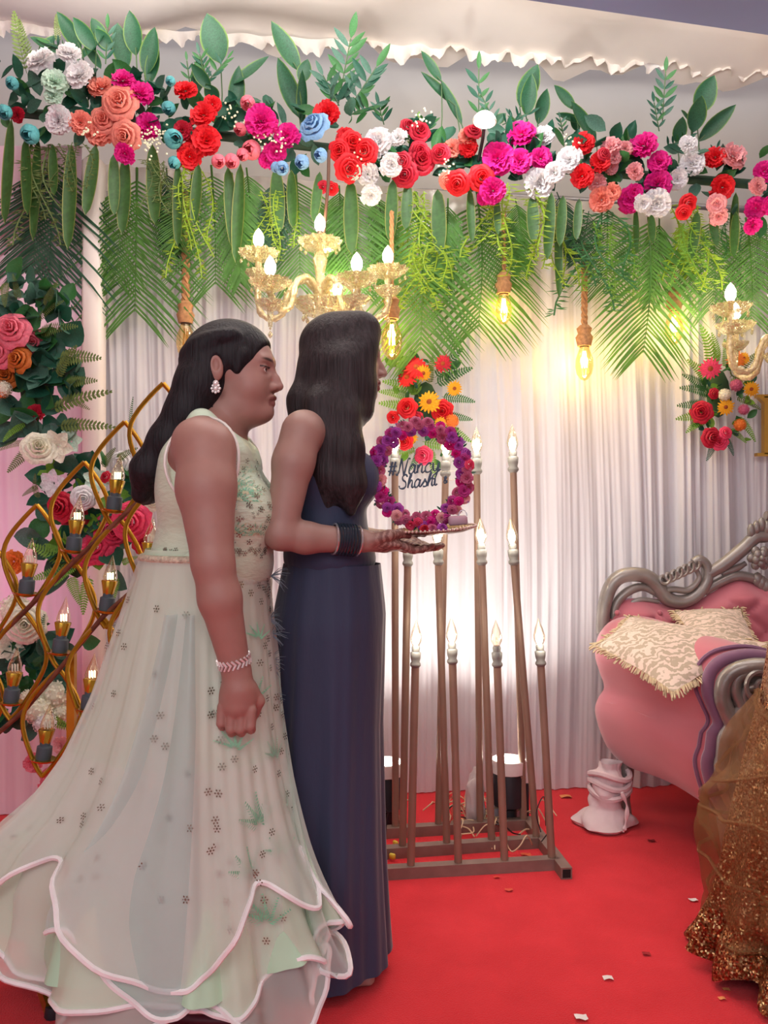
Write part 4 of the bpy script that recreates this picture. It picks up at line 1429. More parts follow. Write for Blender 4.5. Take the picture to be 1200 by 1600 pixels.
# low bench edge seen at far left bottom
# ================================================================== TALL FLOWER ARRANGEMENTS (left)
def arrangement(cx, cy, Y, items, label, fernlist, leafbox, nleaf, lm):
    c = P(cx, cy, Y)
    t = thing('flower_arrangement', c, label, 'flower arrangement', 'flower arrangements on the pink side cloth')
    f = MB(); f.ball(c + Vector((0, .06, 0)), (0.06, 0.04, 0.12), 10, 6); f.build('foam_block', mat('foam_green', (50, 84, 54)), t)
    for kind, col_, x, y, r in items:
        p = P(x, y, Y - random.uniform(0.0, 0.07))
        flower(kind, col_, p, r * Y / F_PX * (1.30 if kind == 'rose' else 1.15), t, Vector((random.uniform(-.3, .5), -1, random.uniform(-.2, .4))))
    for (x0, y0, x1, y1, m, wd) in fernlist:
        a, b_ = P(x0, y0, Y - .02), P(x1, y1, Y - .05)
        leaf(random.choice([FERN, FERN_OPEN]) if m is not GF else FERN, 'fern_blade', m, a, b_, (b_ - a).length * wd, t, (random.uniform(-.4, .4), -1, .2))
    x0, y0, x1, y1 = leafbox
    small_leaves(t, [P(random.uniform(x0, x1), random.uniform(y0, y1), Y + .01) for _ in range(60)], nleaf, 0.02, 0.085, lm, mesh=LEAF_ROUND, name='round_leaf')
    return t


arrangement(45, 590, 2.75, [('rose', 'pink', 18, 516, 24), ('rose', 'pink', 50, 537, 22), ('rose', 'pink', -4, 550, 22), ('rose', 'pink', 5, 565, 16), ('rose', 'gold', 28, 562, 18), ('rose', 'gold', 8, 588, 18), ('cluster', 'orange', 2, 610, 12),
                            ('cluster', 'cream', 5, 608, 12), ('carnation', 'crimson', 55, 645, 14), ('rose', 'cream', 60, 700, 22), ('lily', 'cream', 90, 698, 24), ('lily', 'white', 66, 706, 22), ('lily', 'greenwhite', 112, 690, 18)],
            'dense arrangement of pink roses, round leaves and ferns, highest at far left',
            [(30, 470, 20, 428, G7, 1.2), (60, 500, 100, 470, G7, 1.2), (60, 520, 122, 510, G7, 1.3), (90, 560, 158, 560, G7, 1.3), (100, 600, 152, 595, G7, 1.2), (90, 590, 120, 540, G7, 1.2), (80, 640, 175, 612, G7, .8), (90, 665, 180, 668, G7, .8),
             (40, 690, -5, 705, G7, 1.2), (50, 700, 12, 738, G7, 1.2), (40, 660, 5, 690, GF, 1.3), (10, 440, 8, 480, G7, 1.2), (100, 620, 140, 640, G7, 1.2), (70, 480, 90, 440, G7, 1.0)],
            (0, 450, 118, 690), 105, [G9, G1, G9, G2])
arrangement(110, 850, 2.80, [('rose', 'crimson', 95, 792, 20), ('rose', 'crimson', 118, 800, 22), ('rose', 'hotpink', 178, 830, 26), ('rose', 'hotpink', 205, 815, 26), ('rose', 'hotpink', 150, 855, 24), ('rose', 'hotpink', 133, 868, 16), ('rose', 'crimson', 224, 850, 14), ('carnation', 'orange', 22, 878, 17),
                             ('lily', 'white', 85, 755, 20), ('rose', 'white', 130, 778, 16), ('rose', 'white', 188, 722, 14), ('lily', 'greenwhite', 150, 750, 18), ('rose', 'crimson', 165, 745, 8), ('rose', 'cream', 240, 785, 12)],
            'arrangement of hot pink roses and bright ferns behind the gold lattice lamp',
            [(110, 880, 45, 850, GF, 1.2), (110, 890, 50, 905, GF, 1.2), (110, 870, 70, 850, GF, 1.2), (110, 900, 125, 945, GF, 1.3), (140, 900, 130, 960, GF, 1.2), (120, 880, 85, 915, GF, 1.4), (180, 900, 175, 945, GF, 1.2), (60, 760, 35, 775, G7, 1.2), (160, 730, 180, 700, G7, 1.2),
             (180, 720, 215, 700, G7, 1.0), (60, 780, 55, 740, G7, 1.3), (110, 860, 100, 830, GF, 1.2), (190, 880, 215, 870, GF, 1.2), (205, 680, 208, 620, G2, .5)],
            (75, 720, 225, 900), 85, [G1, G2, GF, G9])
arrangement(70, 1060, 2.78, [('lily', 'cream', 15, 1010, 22), ('rose', 'cream', 40, 975, 26), ('cluster', 'cream', 25, 955, 24), ('cluster', 'cream', 60, 1110, 20), ('cluster', 'cream', 85, 1085, 22), ('cluster', 'white', 70, 1130, 16), ('cluster', 'cream', 92, 1112, 15), ('cluster', 'cream', 45, 1090, 12),
                             ('carnation', 'palepink', 96, 1165, 13), ('carnation', 'pink', 52, 1192, 14), ('carnation', 'pink', 80, 1215, 16), ('carnation', 'pink', 74, 1226, 12), ('carnation', 'pink', 100, 1195, 13)],
            'arrangement of cream blooms with hanging pink carnations, lowest at far left',
            [(60, 1010, 70, 960, G2, 1.2), (70, 1120, 120, 1140, GF, 1.1), (50, 1040, 80, 1020, G2, 1.2)],
            (0, 985, 118, 1140), 60, [G1, G9, G2])

# ================================================================== SOFA
M_velvet = mat('dusty_pink_velvet', (198, 110, 122), 0.75, var=0.05, scale=5, sheen=0.6)
M_velvetm = mat('mauve_shade_velvet', (128, 86, 116), 0.7, var=0.06, scale=5, sheen=0.5)  # shading on the pink velvet, put into the colour as mauve
M_wood = mat('pewter_carved_wood', (150, 144, 138), 0.3, 0.35, var=0.2, scale=10, bump=0.15, bscale=40)
SB = Vector((0.80, 3.12, 0))
sofa = thing('carved_sofa', (1.5, 3.0, 0), 'pink velvet sofa with carved pewter-toned wooden frame against the curtain', 'sofa')

# arm: outline swept from the back to the front
ARM_PROF = [(0.16, 0.26), (0.10, 0.20), (0.02, 0.20), (-0.05, 0.27), (-0.085, 0.38), (-0.075, 0.44), (-0.050, 0.49), (-0.07, 0.56), (-0.085, 0.62), (-0.075, 0.70), (-0.03, 0.755), (0.05, 0.775), (0.12, 0.75), (0.155, 0.68), (0.14, 0.60), (0.13, 0.45)]


def arm_pt(t, u, z, mirror=False):
    """t: 0 at the sofa back .. 1 at the front of the arm; u: sideways from the arm's spine, z: height"""
    cx_ = lerp(0.80, 1.035, t ** 1.15) + 0.07
    y = lerp(3.12, 2.56, t)
    bulge = 1 + 0.18 * math.sin(PI * t)
    zz = z
    if z > 0.5: zz = 0.5 + (z - 0.5) * lerp(1.0, 0.80, t)
    if z < 0.45: zz = z + 0.04 * math.sin(PI * t) - 0.05 * t
    q = Vector((cx_ + u * bulge, y - u * 0.25, zz))
    if mirror: q.x = 2.0 * 1.58 - q.x
    return q


prof = spline([(u, z, 0) for u, z in ARM_PROF + [ARM_PROF[0]]], 4)[:-1]
for mir in (False, True):
    f = MB(); n = len(prof); NT = 16
    for j in range(NT + 1):
        t = j / NT
        sc = 1 - 0.12 * max(0, (t - .85) / .15) ** 2 - 0.10 * max(0, (0.1 - t) / .1) ** 2
        for p in prof:
            f.v.append(tuple(arm_pt(t, 0.03 + (p.x - 0.03) * sc, 0.5 + (p.y - 0.5) * sc, mir)))
    for j in range(NT):
        for i in range(n):
            i2 = (i + 1) % n
            f.f.append((j * n + i, j * n + i2, (j + 1) * n + i2, (j + 1) * n + i))
    f.f.append(tuple(range(n))); f.f.append(tuple(NT * n + i for i in range(n - 1, -1, -1)))
    f.build('arm', M_velvet, sofa)
    # front border in the shade-darkened mauve, carved scroll facing
    f = MB(); f.tube([arm_pt(0.955, 0.03 + (p.x - 0.03) * 0.93, 0.5 + (p.y - 0.5) * 0.93, mir) for p in prof], 0.022, 8, closed=True); f.build('arm_border', M_velvetm, sofa)
    f = MB(); f.tube([arm_pt(0.90, 0.03 + (p.x - 0.03) * 1.02, 0.5 + (p.y - 0.5) * 1.02, mir) for p in prof], 0.007, 6, closed=True); f.build('piping', M_velvetm, sofa)
    f = MB()
    outer = [arm_pt(1.0, 0.03 + (p.x - 0.03) * 0.80, 0.5 + (p.y - 0.5) * 0.82, mir) + Vector((0, -0.012, 0)) for p in prof]
    f.tube(outer, 0.026, 10, closed=True)
    for sc, r in ((0.5, 0.018), (0.28, 0.014)):
        f.tube([arm_pt(1.0, 0.03 + (p.x - 0.03) * sc, 0.57 + (p.y - 0.5) * sc, mir) + Vector((0, -0.016, 0)) for p in prof], r, 8, closed=True)
    cc = arm_pt(1.0, 0.04, 0.66, mir) + Vector((0, -0.03, 0))
    f.tube([cc + Vector((math.cos(a) * 0.008 * a / 1.6, 0, math.sin(a) * 0.008 * a / 1.6)) for a in np.linspace(0.5, 13, 50)], 0.008, 6)
    for i in range(9):
        f.ball(arm_pt(1.0, 0.05, 0.34 + i * 0.022, mir) + Vector((0.0, -0.035, 0)), 0.009, 8, 5)
    fr = f.build('arm_carving', M_wood, sofa)
    f = MB()
    vs = [arm_pt(0.995, 0.03 + (p.x - 0.03) * 0.78, 0.5 + (p.y - 0.5) * 0.80, mir) + Vector((0, -0.006, 0)) for p in prof]
    vs2 = [v + Vector((0, 0.02, 0)) for v in vs]
    n = len(vs); f.add(vs + vs2, [tuple(range(n)), tuple(range(2 * n - 1, n - 1, -1))] + [(i, i + n, (i + 1) % n + n, (i + 1) % n) for i in range(n)])
    f.build('carved_panel', M_wood, sofa, smooth=False)

# back: tufted panel below the carved crest (pixel outline at the depth of the back)
BY = 3.20
crest_in = [(938, 990), (950, 950), (972, 938), (1000, 935), (1040, 945), (1075, 945), (1110, 925), (1150, 905), (1200, 912), (1260, 870), (1330, 850), (1420, 870), (1500, 912), (1560, 905), (1620, 925), (1680, 945), (1720, 940), (1760, 990)]
ci = spline([(x, y, 0) for x, y in crest_in], 6)
cxs = [p.x for p in ci]; cys = [p.y for p in ci]


def back_fn(u, v):
    px = lerp(942, 1735, u)
    y0 = interp(px, cxs, cys)
    top = P(px, y0, BY); z = lerp(top.z, 0.40, v)
    # diamond tufting
    gx = (top.x) / 0.16; gz = z / 0.14
    d1 = (gx + gz) % 1.0; d2 = (gx - gz) % 1.0
    t = min(d1, 1 - d1, d2, 1 - d2) * 2
    e = min(1, v * 8) * min(1, u * 20) * min(1, (1 - u) * 20)
    return Vector((top.x, BY - 0.015 - e * (0.05 + 0.022 * min(1, t * 2.2) ** 0.5), z))


f = MB(); f.grid(back_fn, 170, 44); f.build('tufted_back', M_velvet, sofa)
f = MB()
for i in range(0, 13):
    for j in range(4):
        x = 0.88 + i * 0.16 * 0.5 * 2 / 2 + (0.0); x = 0.8 + 0.16 * (i + (j % 2) * 0.5); z = 0.49 + 0.07 * j * 2 / 2
        px = x / BY * F_PX + 600
        if 950 < px < 1730:
            f.ball((x, BY - 0.062, z * 1.0 + 0.07), 0.011, 8, 4)
f.build('tuft_buttons', M_velvet, sofa)['kind'] = 'stuff'
f = MB(); f.box((1.58, 3.28, 0.5), (1.36, 0.05, 0.62), bev=0.02); f.build('back_board', M_velvetm, sofa)
# seat
f = MB(); f.box((1.6, 2.86, 0.42), (0.98, 0.56, 0.16), bev=0.05); f.build('seat', M_velvet, sofa)
f = MB(); f.box((1.6, 2.60, 0.30), (0.98, 0.07, 0.12), bev=0.02); f.build('seat_rail', M_wood, sofa)
f = MB(); f.box((1.6, 2.88, 0.30), (0.94, 0.48, 0.10), bev=0.02); f.build('seat_frame', M_wood, sofa)


def scroll(pts, r, Y=BY - 0.02, mirror=True, seg=9, n=6, up=(0, 1, 0)):
    f = MB(); q = pline(pts, Y, n)
    rr = [r * (0.75 + 0.25 * math.sin(PI * i / (len(q) - 1))) for i in range(len(q))]
    f.tube(q, rr, seg)
    return f


cf = MB()
def addsc(pts, r, Y=BY - 0.03, n=7, tap=0.7):
    q = pline(pts, Y, n)
    for mirr in (0, 1):
        q2 = [Vector((2 * 1.58 - p.x, p.y, p.z)) if mirr else p for p in q]
        rr = [1.2 * r * (tap + (1 - tap) * math.sin(PI * min(1, 0.15 + i / (len(q) - 1)))) for i in range(len(q))]
        cf.tube(q2, rr, 9)


# outer and inner rails following the photograph's silhouette
addsc([(941, 990), (944, 950), (955, 915), (975, 899), (1005, 899), (1025, 912), (1042, 934), (1065, 940), (1088, 930), (1104, 908), (1104, 885), (1093, 875), (1084, 880)], 0.024)
addsc([(958, 975), (962, 945), (980, 925), (1003, 917), (1022, 925), (1045, 942)], 0.015, BY - 0.02)
addsc([(975, 962), (985, 945), (1003, 937), (1030, 940)], 0.010, BY - 0.02)
addsc([(1030, 926), (1050, 921), (1075, 922), (1092, 905), (1088, 890)], 0.011, BY - 0.04)
addsc([(1104, 898), (1130, 882), (1160, 858), (1180, 840), (1205, 836), (1250, 812), (1300, 806)], 0.022)
addsc([(1100, 925), (1120, 912), (1150, 900), (1180, 905), (1205, 918), (1250, 880), (1300, 860)], 0.016, BY - 0.02)
addsc([(1128, 896), (1150, 888), (1165, 880)], 0.012, BY - 0.02)
cf.build('carved_crest', M_wood, sofa)
f = MB()
for mirr in (0, 1):
    for i in range(6):   # shell leaves on the shoulder scroll
        x, y = 1036 + i * 9, 903 - i * 4.2
        c = P(x, y, BY - 0.05)
        if mirr: c.x = 3.16 - c.x
        f.tube([c + Vector((math.cos(a) * 0.004 * a, -0.002 * a, math.sin(a) * 0.0045 * a)) for a in np.linspace(0.4, 6.8, 18)], 0.0065, 6)
        f.ball(c + Vector((0, 0.015, -0.012)), (0.014, 0.012, 0.022), 8, 5)
    c = P(1187, 872, BY - 0.05)
    if mirr: c.x = 3.16 - c.x
    for ring, (n_, r_) in enumerate([(6, .032), (5, .018)]):
        for k in range(n_):
            a = 2 * PI * k / n_ + ring
            f.ball(c + Vector((math.cos(a) * r_, -0.01 * ring, math.sin(a) * r_)), (.018, .012, .018), 8, 5)
    f.ball(c + Vector((0, -.02, 0)), .012, 8, 5)
    c2 = P(1190, 830, BY - .04)
    if mirr: c2.x = 3.16 - c2.x
    for k in range(5): f.ball(c2 + Vector(((k - 2) * .02, 0, .012 * (2 - abs(k - 2)))), (.016, .014, .03), 8, 5)
    c3 = P(1190, 905, BY - .03)
    if mirr: c3.x = 3.16 - c3.x
    for k in range(3): f.ball(c3 + Vector(((k - 1) * .016, 0, -.012 * k)), (.02, .014, .028), 8, 5)
f.build('carved_rosettes', M_wood, sofa)['kind'] = 'stuff'
# legs; the rear left one is wrapped in white cloth
for (x, y) in [(0.90, 3.10), (2.26, 3.10), (1.08, 2.62), (2.08, 2.62)]:
    f = MB(); f.lathe([(0.018, 0), (0.024, 0.02), (0.016, 0.08), (0.03, 0.17), (0.034, 0.26), (0.03, 0.29)], (x, y, 0.001), 14); f.build('leg', M_wood, sofa)
M_wrap = mat('white_cotton_wrap', (226, 206, 208), 0.85, var=0.06, bump=0.5, bscale=22)


def wrap_fn(u, v):
    a = u * 2 * PI; z = lerp(0.235, 0.004, v)
    r = interp(v, [0, .1, .2, .45, .7, .85, .95, 1], [.04, .038, .05, .062, .055, .095, .115, .10])
    r *= 1 + 0.13 * math.sin(a * 3 + z * 60) + 0.10 * mnoise.noise(Vector((math.cos(a) * 3, math.sin(a) * 3, z * 26)))
    cxx = P(957, 0, 3.06).x + interp(v, [0, 1], [-0.01, -0.035])
    return Vector((cxx + r * math.cos(a), 3.05 + r * 0.85 * math.sin(a), z))


f = MB(); f.grid(wrap_fn, 60, 40, closed=True); o = f.build('leg_wrap', M_wrap)
tag(o, 'white cloth wrapped and knotted round the rear leg of the sofa', 'cloth')
f = MB(); f.tube(pline([(972, 1238), (980, 1262), (977, 1290), (974, 1300)], 2.95), [.006 * (1 + .5 * math.sin(i)) for i in range(19)], 6); f.build('loose_tail', M_wrap, o)
f = MB()
for k in range(3): f.tube([P(957, 1208 + 14 * k, 3.06) + Vector((0.072 * math.cos(a) - .01, 0.062 * math.sin(a), 0.012 * math.sin(a * 2 + k))) for a in np.linspace(0, 2 * PI, 20)[:-1]], 0.011, 6, closed=True)
f.build('cloth_twist', M_wrap, o)

# ---------------------------------------------------------- paisley cushions
def paisley_mat():
    m = mat('paisley_brocade', (206, 186, 164), 0.8, var=0.0, sheen=0.2)
    N, L = m.node_tree.nodes, m.node_tree.links
    mix = [n for n in N if n.type == 'MIX'][0]
    mr = [n for n in N if n.type == 'MAP_RANGE'][0]
    mp = [n for n in N if n.type == 'MAPPING'][0]
    no = [n for n in N if n.type == 'TEX_NOISE'][0]; no.inputs['Scale'].default_value = 7
    wv = N.new('ShaderNodeTexWave'); wv.wave_type = 'RINGS'; wv.inputs['Scale'].default_value = 11.0
    wv.inputs['Distortion'].default_value = 14; wv.inputs['Detail'].default_value = 3.5; wv.inputs['Detail Scale'].default_value = 2.2
    L.new(mp.outputs[0], wv.inputs[0]); L.new(wv.outputs['Fac'], mr.inputs[0])
    mr.inputs['From Min'].default_value = 0.42; mr.inputs['From Max'].default_value = 0.66
    mix.inputs[6].default_value = srgb(186, 168, 146); mix.inputs[7].default_value = srgb(230, 208, 192)
    return m


M_pais = paisley_mat()
M_fringe = mat('cream_fringe', (206, 186, 152), 0.9, var=0.2, scale=60)


def cushion(corners, thick, label, seed, normal_hint=(0, -1, 1)):
    """corners: four world points going round; the top bulges along the normal"""
    A, B, C, D = [Vector(c) for c in corners]
    nrm = (B - A).cross(D - A).normalized()
    if nrm.dot(Vector(normal_hint)) < 0: nrm = -nrm
    f = MB()

    def surf(sgn):
        def fn(u, v):
            # pull the sides in a little between the corners
            uu = 0.5 + (u - 0.5) * (1 - 0.06 * math.sin(PI * v)); vv = 0.5 + (v - 0.5) * (1 - 0.06 * math.sin(PI * u))
            p = A.lerp(B, uu).lerp(D.lerp(C, uu), vv)
            h = (math.sin(PI * u) * math.sin(PI * v)) ** 0.55
            return p + nrm * (sgn * thick * h * (0.5 if sgn > 0 else 0.4) + 0.008 * mnoise.noise(p * 9 + Vector((seed, 0, 0))))
        return fn
    f.grid(surf(1), 24, 24, uv=False); f.grid(surf(-1), 24, 24, uv=False)
    o = f.build('cushion', M_pais)
    tag(o, label, 'cushion', 'fringed paisley cushions on the sofa')
    f = MB(); cen = (A + B + C + D) / 4
    for (p, q) in ((A, B), (B, C), (C, D), (D, A)):
        n = int((q - p).length / 0.0055)
        for i in range(n):
            t = (i + .5) / n
            m_ = p.lerp(q, t); inw = (cen - m_).normalized(); base = m_ + inw * 0.055 * math.sin(PI * t) * 0.35
            out = (-inw + Vector((random.gauss(0, .25), random.gauss(0, .25), -0.3 + random.gauss(0, .25)))).normalized()
            f.tube([base, base + out * 0.013, base + out * random.uniform(.022, .03) + Vector((0, 0, -.004))], 0.0028, 4, cap=False)
    o2 = f.build('fringe', M_fringe, o); o2['kind'] = 'stuff'
    return o


def ctop(px, py, Y): return P(px, py, Y)
cushion([ctop(930, 1008, 2.86), ctop(1052, 1082, 2.56), ctop(1200, 1006, 2.72), ctop(985, 962, 3.02)], 0.11, 'fringed paisley cushion draped over the near arm of the sofa', 1)
cushion([ctop(1053, 955, 3.10), ctop(1085, 1006, 2.78), ctop(1192, 1022, 2.76), ctop(1158, 950, 3.08)], 0.08, 'fringed paisley cushion leaning behind the one on the arm', 5)
# ================================================================== PEOPLE
def skin_mat(name, rough=0.5):
    m = bpy.data.materials.new(name); m.use_nodes = True
    N, L = m.node_tree.nodes, m.node_tree.links
    b = N['Principled BSDF']; b.inputs['Roughness'].default_value = rough
    at = N.new('ShaderNodeAttribute'); at.attribute_name = 'tint'
    no = N.new('ShaderNodeTexNoise'); no.inputs['Scale'].default_value = 40
    tc = N.new('ShaderNodeTexCoord'); L.new(tc.outputs['Object'], no.inputs['Vector'])
    mr = N.new('ShaderNodeMapRange'); mr.inputs['To Min'].default_value = 0.93; mr.inputs['To Max'].default_value = 1.07
    L.new(no.outputs[0], mr.inputs[0])
    mx = N.new('ShaderNodeVectorMath'); mx.operation = 'SCALE'
    L.new(at.outputs['Color'], mx.inputs[0]); L.new(mr.outputs[0], mx.inputs['Scale'])
    L.new(mx.outputs[0], b.inputs['Base Color'])
    b.inputs['Subsurface Weight'].default_value = 0.06
    b.inputs['Subsurface Radius'].default_value = (0.01, 0.004, 0.002)
    return m


M_skin = skin_mat('skin')


def hair_mat(name, rgb):
    m = mat(name, rgb, 0.55, var=0.45, scale=120, stretch=(1, 1, 0.06), bump=0.35, bscale=220, spec=0.25)
    return m


M_hair = hair_mat('black_hair', (30, 28, 32))
M_hair2 = hair_mat('dark_brown_hair', (48, 42, 44))


def add_head(B, T, R, sc, chub=0.0, ear_x=-0.02):
    """head looking along local +x; origin at eye level, midway through the skull"""
    B.frame(T, R, sc)
    B.ell((-0.014, 0, 0.022), (0.098, 0.075, 0.086), 0.02)
    B.ell((0.028, 0, -0.025), (0.058, 0.060, 0.078), 0.03)
    B.ell((0.022, 0, -0.066), (0.052, 0.050 + chub * .008, 0.042), 0.025)
    B.ell((0.066, 0, -0.094), (0.018, 0.020, 0.016), 0.02)
    for s in (-1, 1):
        B.ell((0.044, s * 0.034, -0.042), (0.032, 0.026 + chub * .008, 0.034), 0.02)
        B.cone((0.076, s * 0.012, 0.020), (0.068, s * 0.040, 0.020), 0.010, 0.008, 0.014)
    if chub:
        B.ell((0.030, 0, -0.098), (0.046, 0.044, 0.022), 0.03)
        B.ell((0.000, 0, -0.09), (0.055, 0.054, 0.035), 0.03)
    for s in (-1, 1):
        B.ell((0.086, s * 0.033, -0.002), (0.013, 0.016, 0.011), 0.012, '-')
    B.chain([(0.080, 0, 0.006), (0.092, 0, -0.020), (0.100, 0, -0.036)], [0.007, 0.0085, 0.0105], 0.010)
    for s in (-1, 1):
        B.ell((0.088, s * 0.013, -0.040), (0.012, 0.008, 0.008), 0.008)
        B.ell((0.093, s * 0.007, -0.0475), (0.0055, 0.0032, 0.0035), 0.003, '-')
    # lips
    B.chain([(0.074, -0.024, -0.067), (0.0855, -0.010, -0.0615), (0.0865, 0, -0.0630), (0.0855, 0.010, -0.0615), (0.074, 0.024, -0.067)], [0.003, 0.0055, 0.0055, 0.0055, 0.003], 0.006)
    B.chain([(0.073, -0.021, -0.070), (0.0835, 0, -0.0755), (0.073, 0.021, -0.070)], [0.003, 0.0070, 0.003], 0.005)
    B.cone((0.0935, -0.020, -0.0685), (0.0935, 0.020, -0.0685), 0.0014, 0.0014, 0.003, '-')
    # eyelids then eyeballs
    for s in (-1, 1):
        B.ell((0.0665, s * 0.032, -0.002), (0.0148, 0.0155, 0.0140), 0.006)
        B.ell((0.0840, s * 0.0335, -0.0030), (0.0125, 0.0150, 0.0058), 0.002, '-')
        B.ell((0.0670, s * 0.032, -0.002), (0.0122, 0.0128, 0.0122), 0.0015)
        B.cone((0.0795, s * 0.022, 0.0035), (0.0745, s * 0.045, 0.0015), 0.0022, 0.0018, 0.003)
        # ear
        B.ell((ear_x, s * 0.081, -0.004), (0.0175, 0.0095, 0.030), 0.006, rot=Matrix.Rotation(-0.15, 3, 'Y'))
        B.ell((ear_x + 0.004, s * 0.093, 0.003), (0.0095, 0.0095, 0.018), 0.003, '-')
        B.ell((ear_x - .001, s * 0.076, -0.028), (0.008, 0.006, 0.009), 0.006)
    B.frame(None)


def head_cols(pos, T, R, sc, skin, lip, cols, hairline=None, liner=False):
    p = (pos - np.array(T)) @ np.array(R) / sc
    x, y, z = p[:, 0], p[:, 1], p[:, 2]
    ay = np.abs(y)
    near = (np.abs(x) < .14) & (ay < .1) & (z > -.13) & (z < .14)
    def mixc(mask, c, a=1.0):
        c = np.array(srgb(c)); m = (mask * a)[:, None]
        cols[:] = cols * (1 - m) + c * m
    sm = lambda d: np.clip(d, 0, 1)
    lipm = sm((0.0205 - ay) / .003) * sm((x - .072) / .003) * sm((z + .0835) / .002) * sm((-.0555 - z - ay * .28) / .002)
    mixc(np.where(near, lipm, 0), lip)
    br = sm(1.3 - (((ay - 0.030) / .019) ** 2 + ((z - .0185 - .10 * (ay - .012) + 5.0 * (ay - .030) ** 2) / .0038) ** 2)) * (x > .05)
    mixc(np.where(near, br, 0), (34, 24, 24), .92)
    ce = np.stack([x - .067, ay - .032, z + .002], 1)
    de = np.sqrt((ce[:, 0] / .0122) ** 2 + (ce[:, 1] / .0128) ** 2 + (ce[:, 2] / .0122) ** 2)
    op = (np.abs(z + .0030) < .0062 * np.sqrt(np.maximum(0, 1 - ((ay - .0335) / .0142) ** 2)) + .0002) & (x > .068)
    eye = (de < 1.05) & op & near
    mixc(eye.astype(float), (214, 208, 202))
    gz = np.array([0.95, 0, 0.0]); yy = y - np.sign(y) * .032
    ir = np.sqrt((yy - 0.0) ** 2 + (z + .002) ** 2)
    mixc((eye & (ir < .0062)).astype(float), (36, 20, 14))
    ls = (~eye) & near & (np.abs(z - .0032) < .0022) & (np.abs(ay - .033) < .0165) & (x > .066)
    mixc(ls.astype(float), (24, 18, 20), .9)
    if liner:
        ls = (~eye) & near & (np.abs(z + .0085) < .0015) & (np.abs(ay - .033) < .014) & (x > .068)
        mixc(ls.astype(float), (50, 30, 28), .5)
    if hairline is not None:
        mixc(np.where(near, hairline(x, y, z), 0), (26, 22, 24))


def finger(B, pts, rs, k=0.006):
    B.chain(pts, rs, k)


def strands(paths, n, m, parent, name='hair_strands', r=0.0011, jitter=0.9, seed=3, end_var=0.12, segs=9, surface=False):
    """paths: list of guide curves [(point, radius), ...]; thin tapering locks following them"""
    rnd = random.Random(seed)
    f = MB()
    for i in range(n):
        g = paths[rnd.randrange(len(paths))]
        a = rnd.random() * 2 * PI
        q = (0.85 + 0.2 * rnd.random()) if surface else math.sqrt(rnd.random()) * jitter
        ox, oy = math.cos(a) * q, math.sin(a) * q
        te = 1 - rnd.random() * end_var
        pts = []
        ctrl = []
        for (p, rad) in g:
            p = Vector(p)
            ctrl.append(p + Vector((ox * rad[0], oy * rad[1], 0)) if isinstance(rad, tuple) else p + Vector((ox * rad, oy * rad, 0)))
        c = spline(ctrl, 5)
        m_ = max(3, int(len(c) * te))
        c = c[:m_]
        step = max(1, len(c) // segs)
        c = c[::step] + [c[-1]]
        wob = rnd.uniform(-.004, .004)
        c = [v + Vector((wob * math.sin(j * 1.3), wob * math.cos(j), 0)) for j, v in enumerate(c)]
        rr = [r * (1.2 - 0.95 * j / (len(c) - 1)) for j in range(len(c))]
        f.tube(c, rr, 3, cap=False)
    o = f.build(name, m, parent); o['kind'] = 'stuff'
    return o


def sdf_obj(B, spans, name, m, parent, cols=None, post=None):
    pos, quads = B.mesh_np(*[axis_pts(s) for s in spans], post=post)
    me = np_mesh(name, pos, quads, cols(pos) if cols else None)
    o = bpy.data.objects.new(name, me); COL.objects.link(o)
    me.materials.append(m)
    if parent is not None: o.parent = parent
    return o


# ------------------------------------------------------------------ the girl in mint
GX, GYY = -0.405, 1.97
girl = thing('person', (GX, GYY, 0), 'person with long black hair in a sleeveless pale mint embroidered gown, standing in profile', 'person')
GH_T, GH_S = (0.055, 0, 1.483), 1.03
GH_R = np.array(Matrix.Rotation(-0.10, 3, 'Z'))
B = Body()
# trunk
B.ell((-0.005, 0, 1.20), (0.115, 0.165, 0.15), 0.04)
B.ell((-0.01, 0, 1.27), (0.085, 0.185, 0.075), 0.04)
for s in (-1, 1): B.ell((0.065, s * 0.068, 1.155), (0.085, 0.078, 0.082), 0.04)
B.ell((0.0, 0, 1.03), (0.125, 0.145, 0.11), 0.05)
B.ell((-0.02, 0, 0.90), (0.105, 0.130, 0.12), 0.05)
B.chain([(0.035, 0, 1.42), (0.01, 0, 1.34), (0.0, 0, 1.29)], [0.057, 0.060, 0.075], 0.03)
for s in (-1, 1): B.cone((0.0, s * 0.05, 1.335), (0.0, s * 0.165, 1.30), 0.045, 0.055, 0.03)
for s in (-1, 1):
    B.chain([(0.0, s * 0.09, 0.85), (0.0, s * 0.09, 0.48), (-0.01, s * 0.09, 0.09)], [0.06, 0.055, 0.042], 0.03)
    B.chain([(-0.03, s * 0.09, 0.045), (0.06, s * 0.095, 0.03), (0.13, s * 0.10, 0.022)], [0.036, 0.032, 0.02], 0.02)
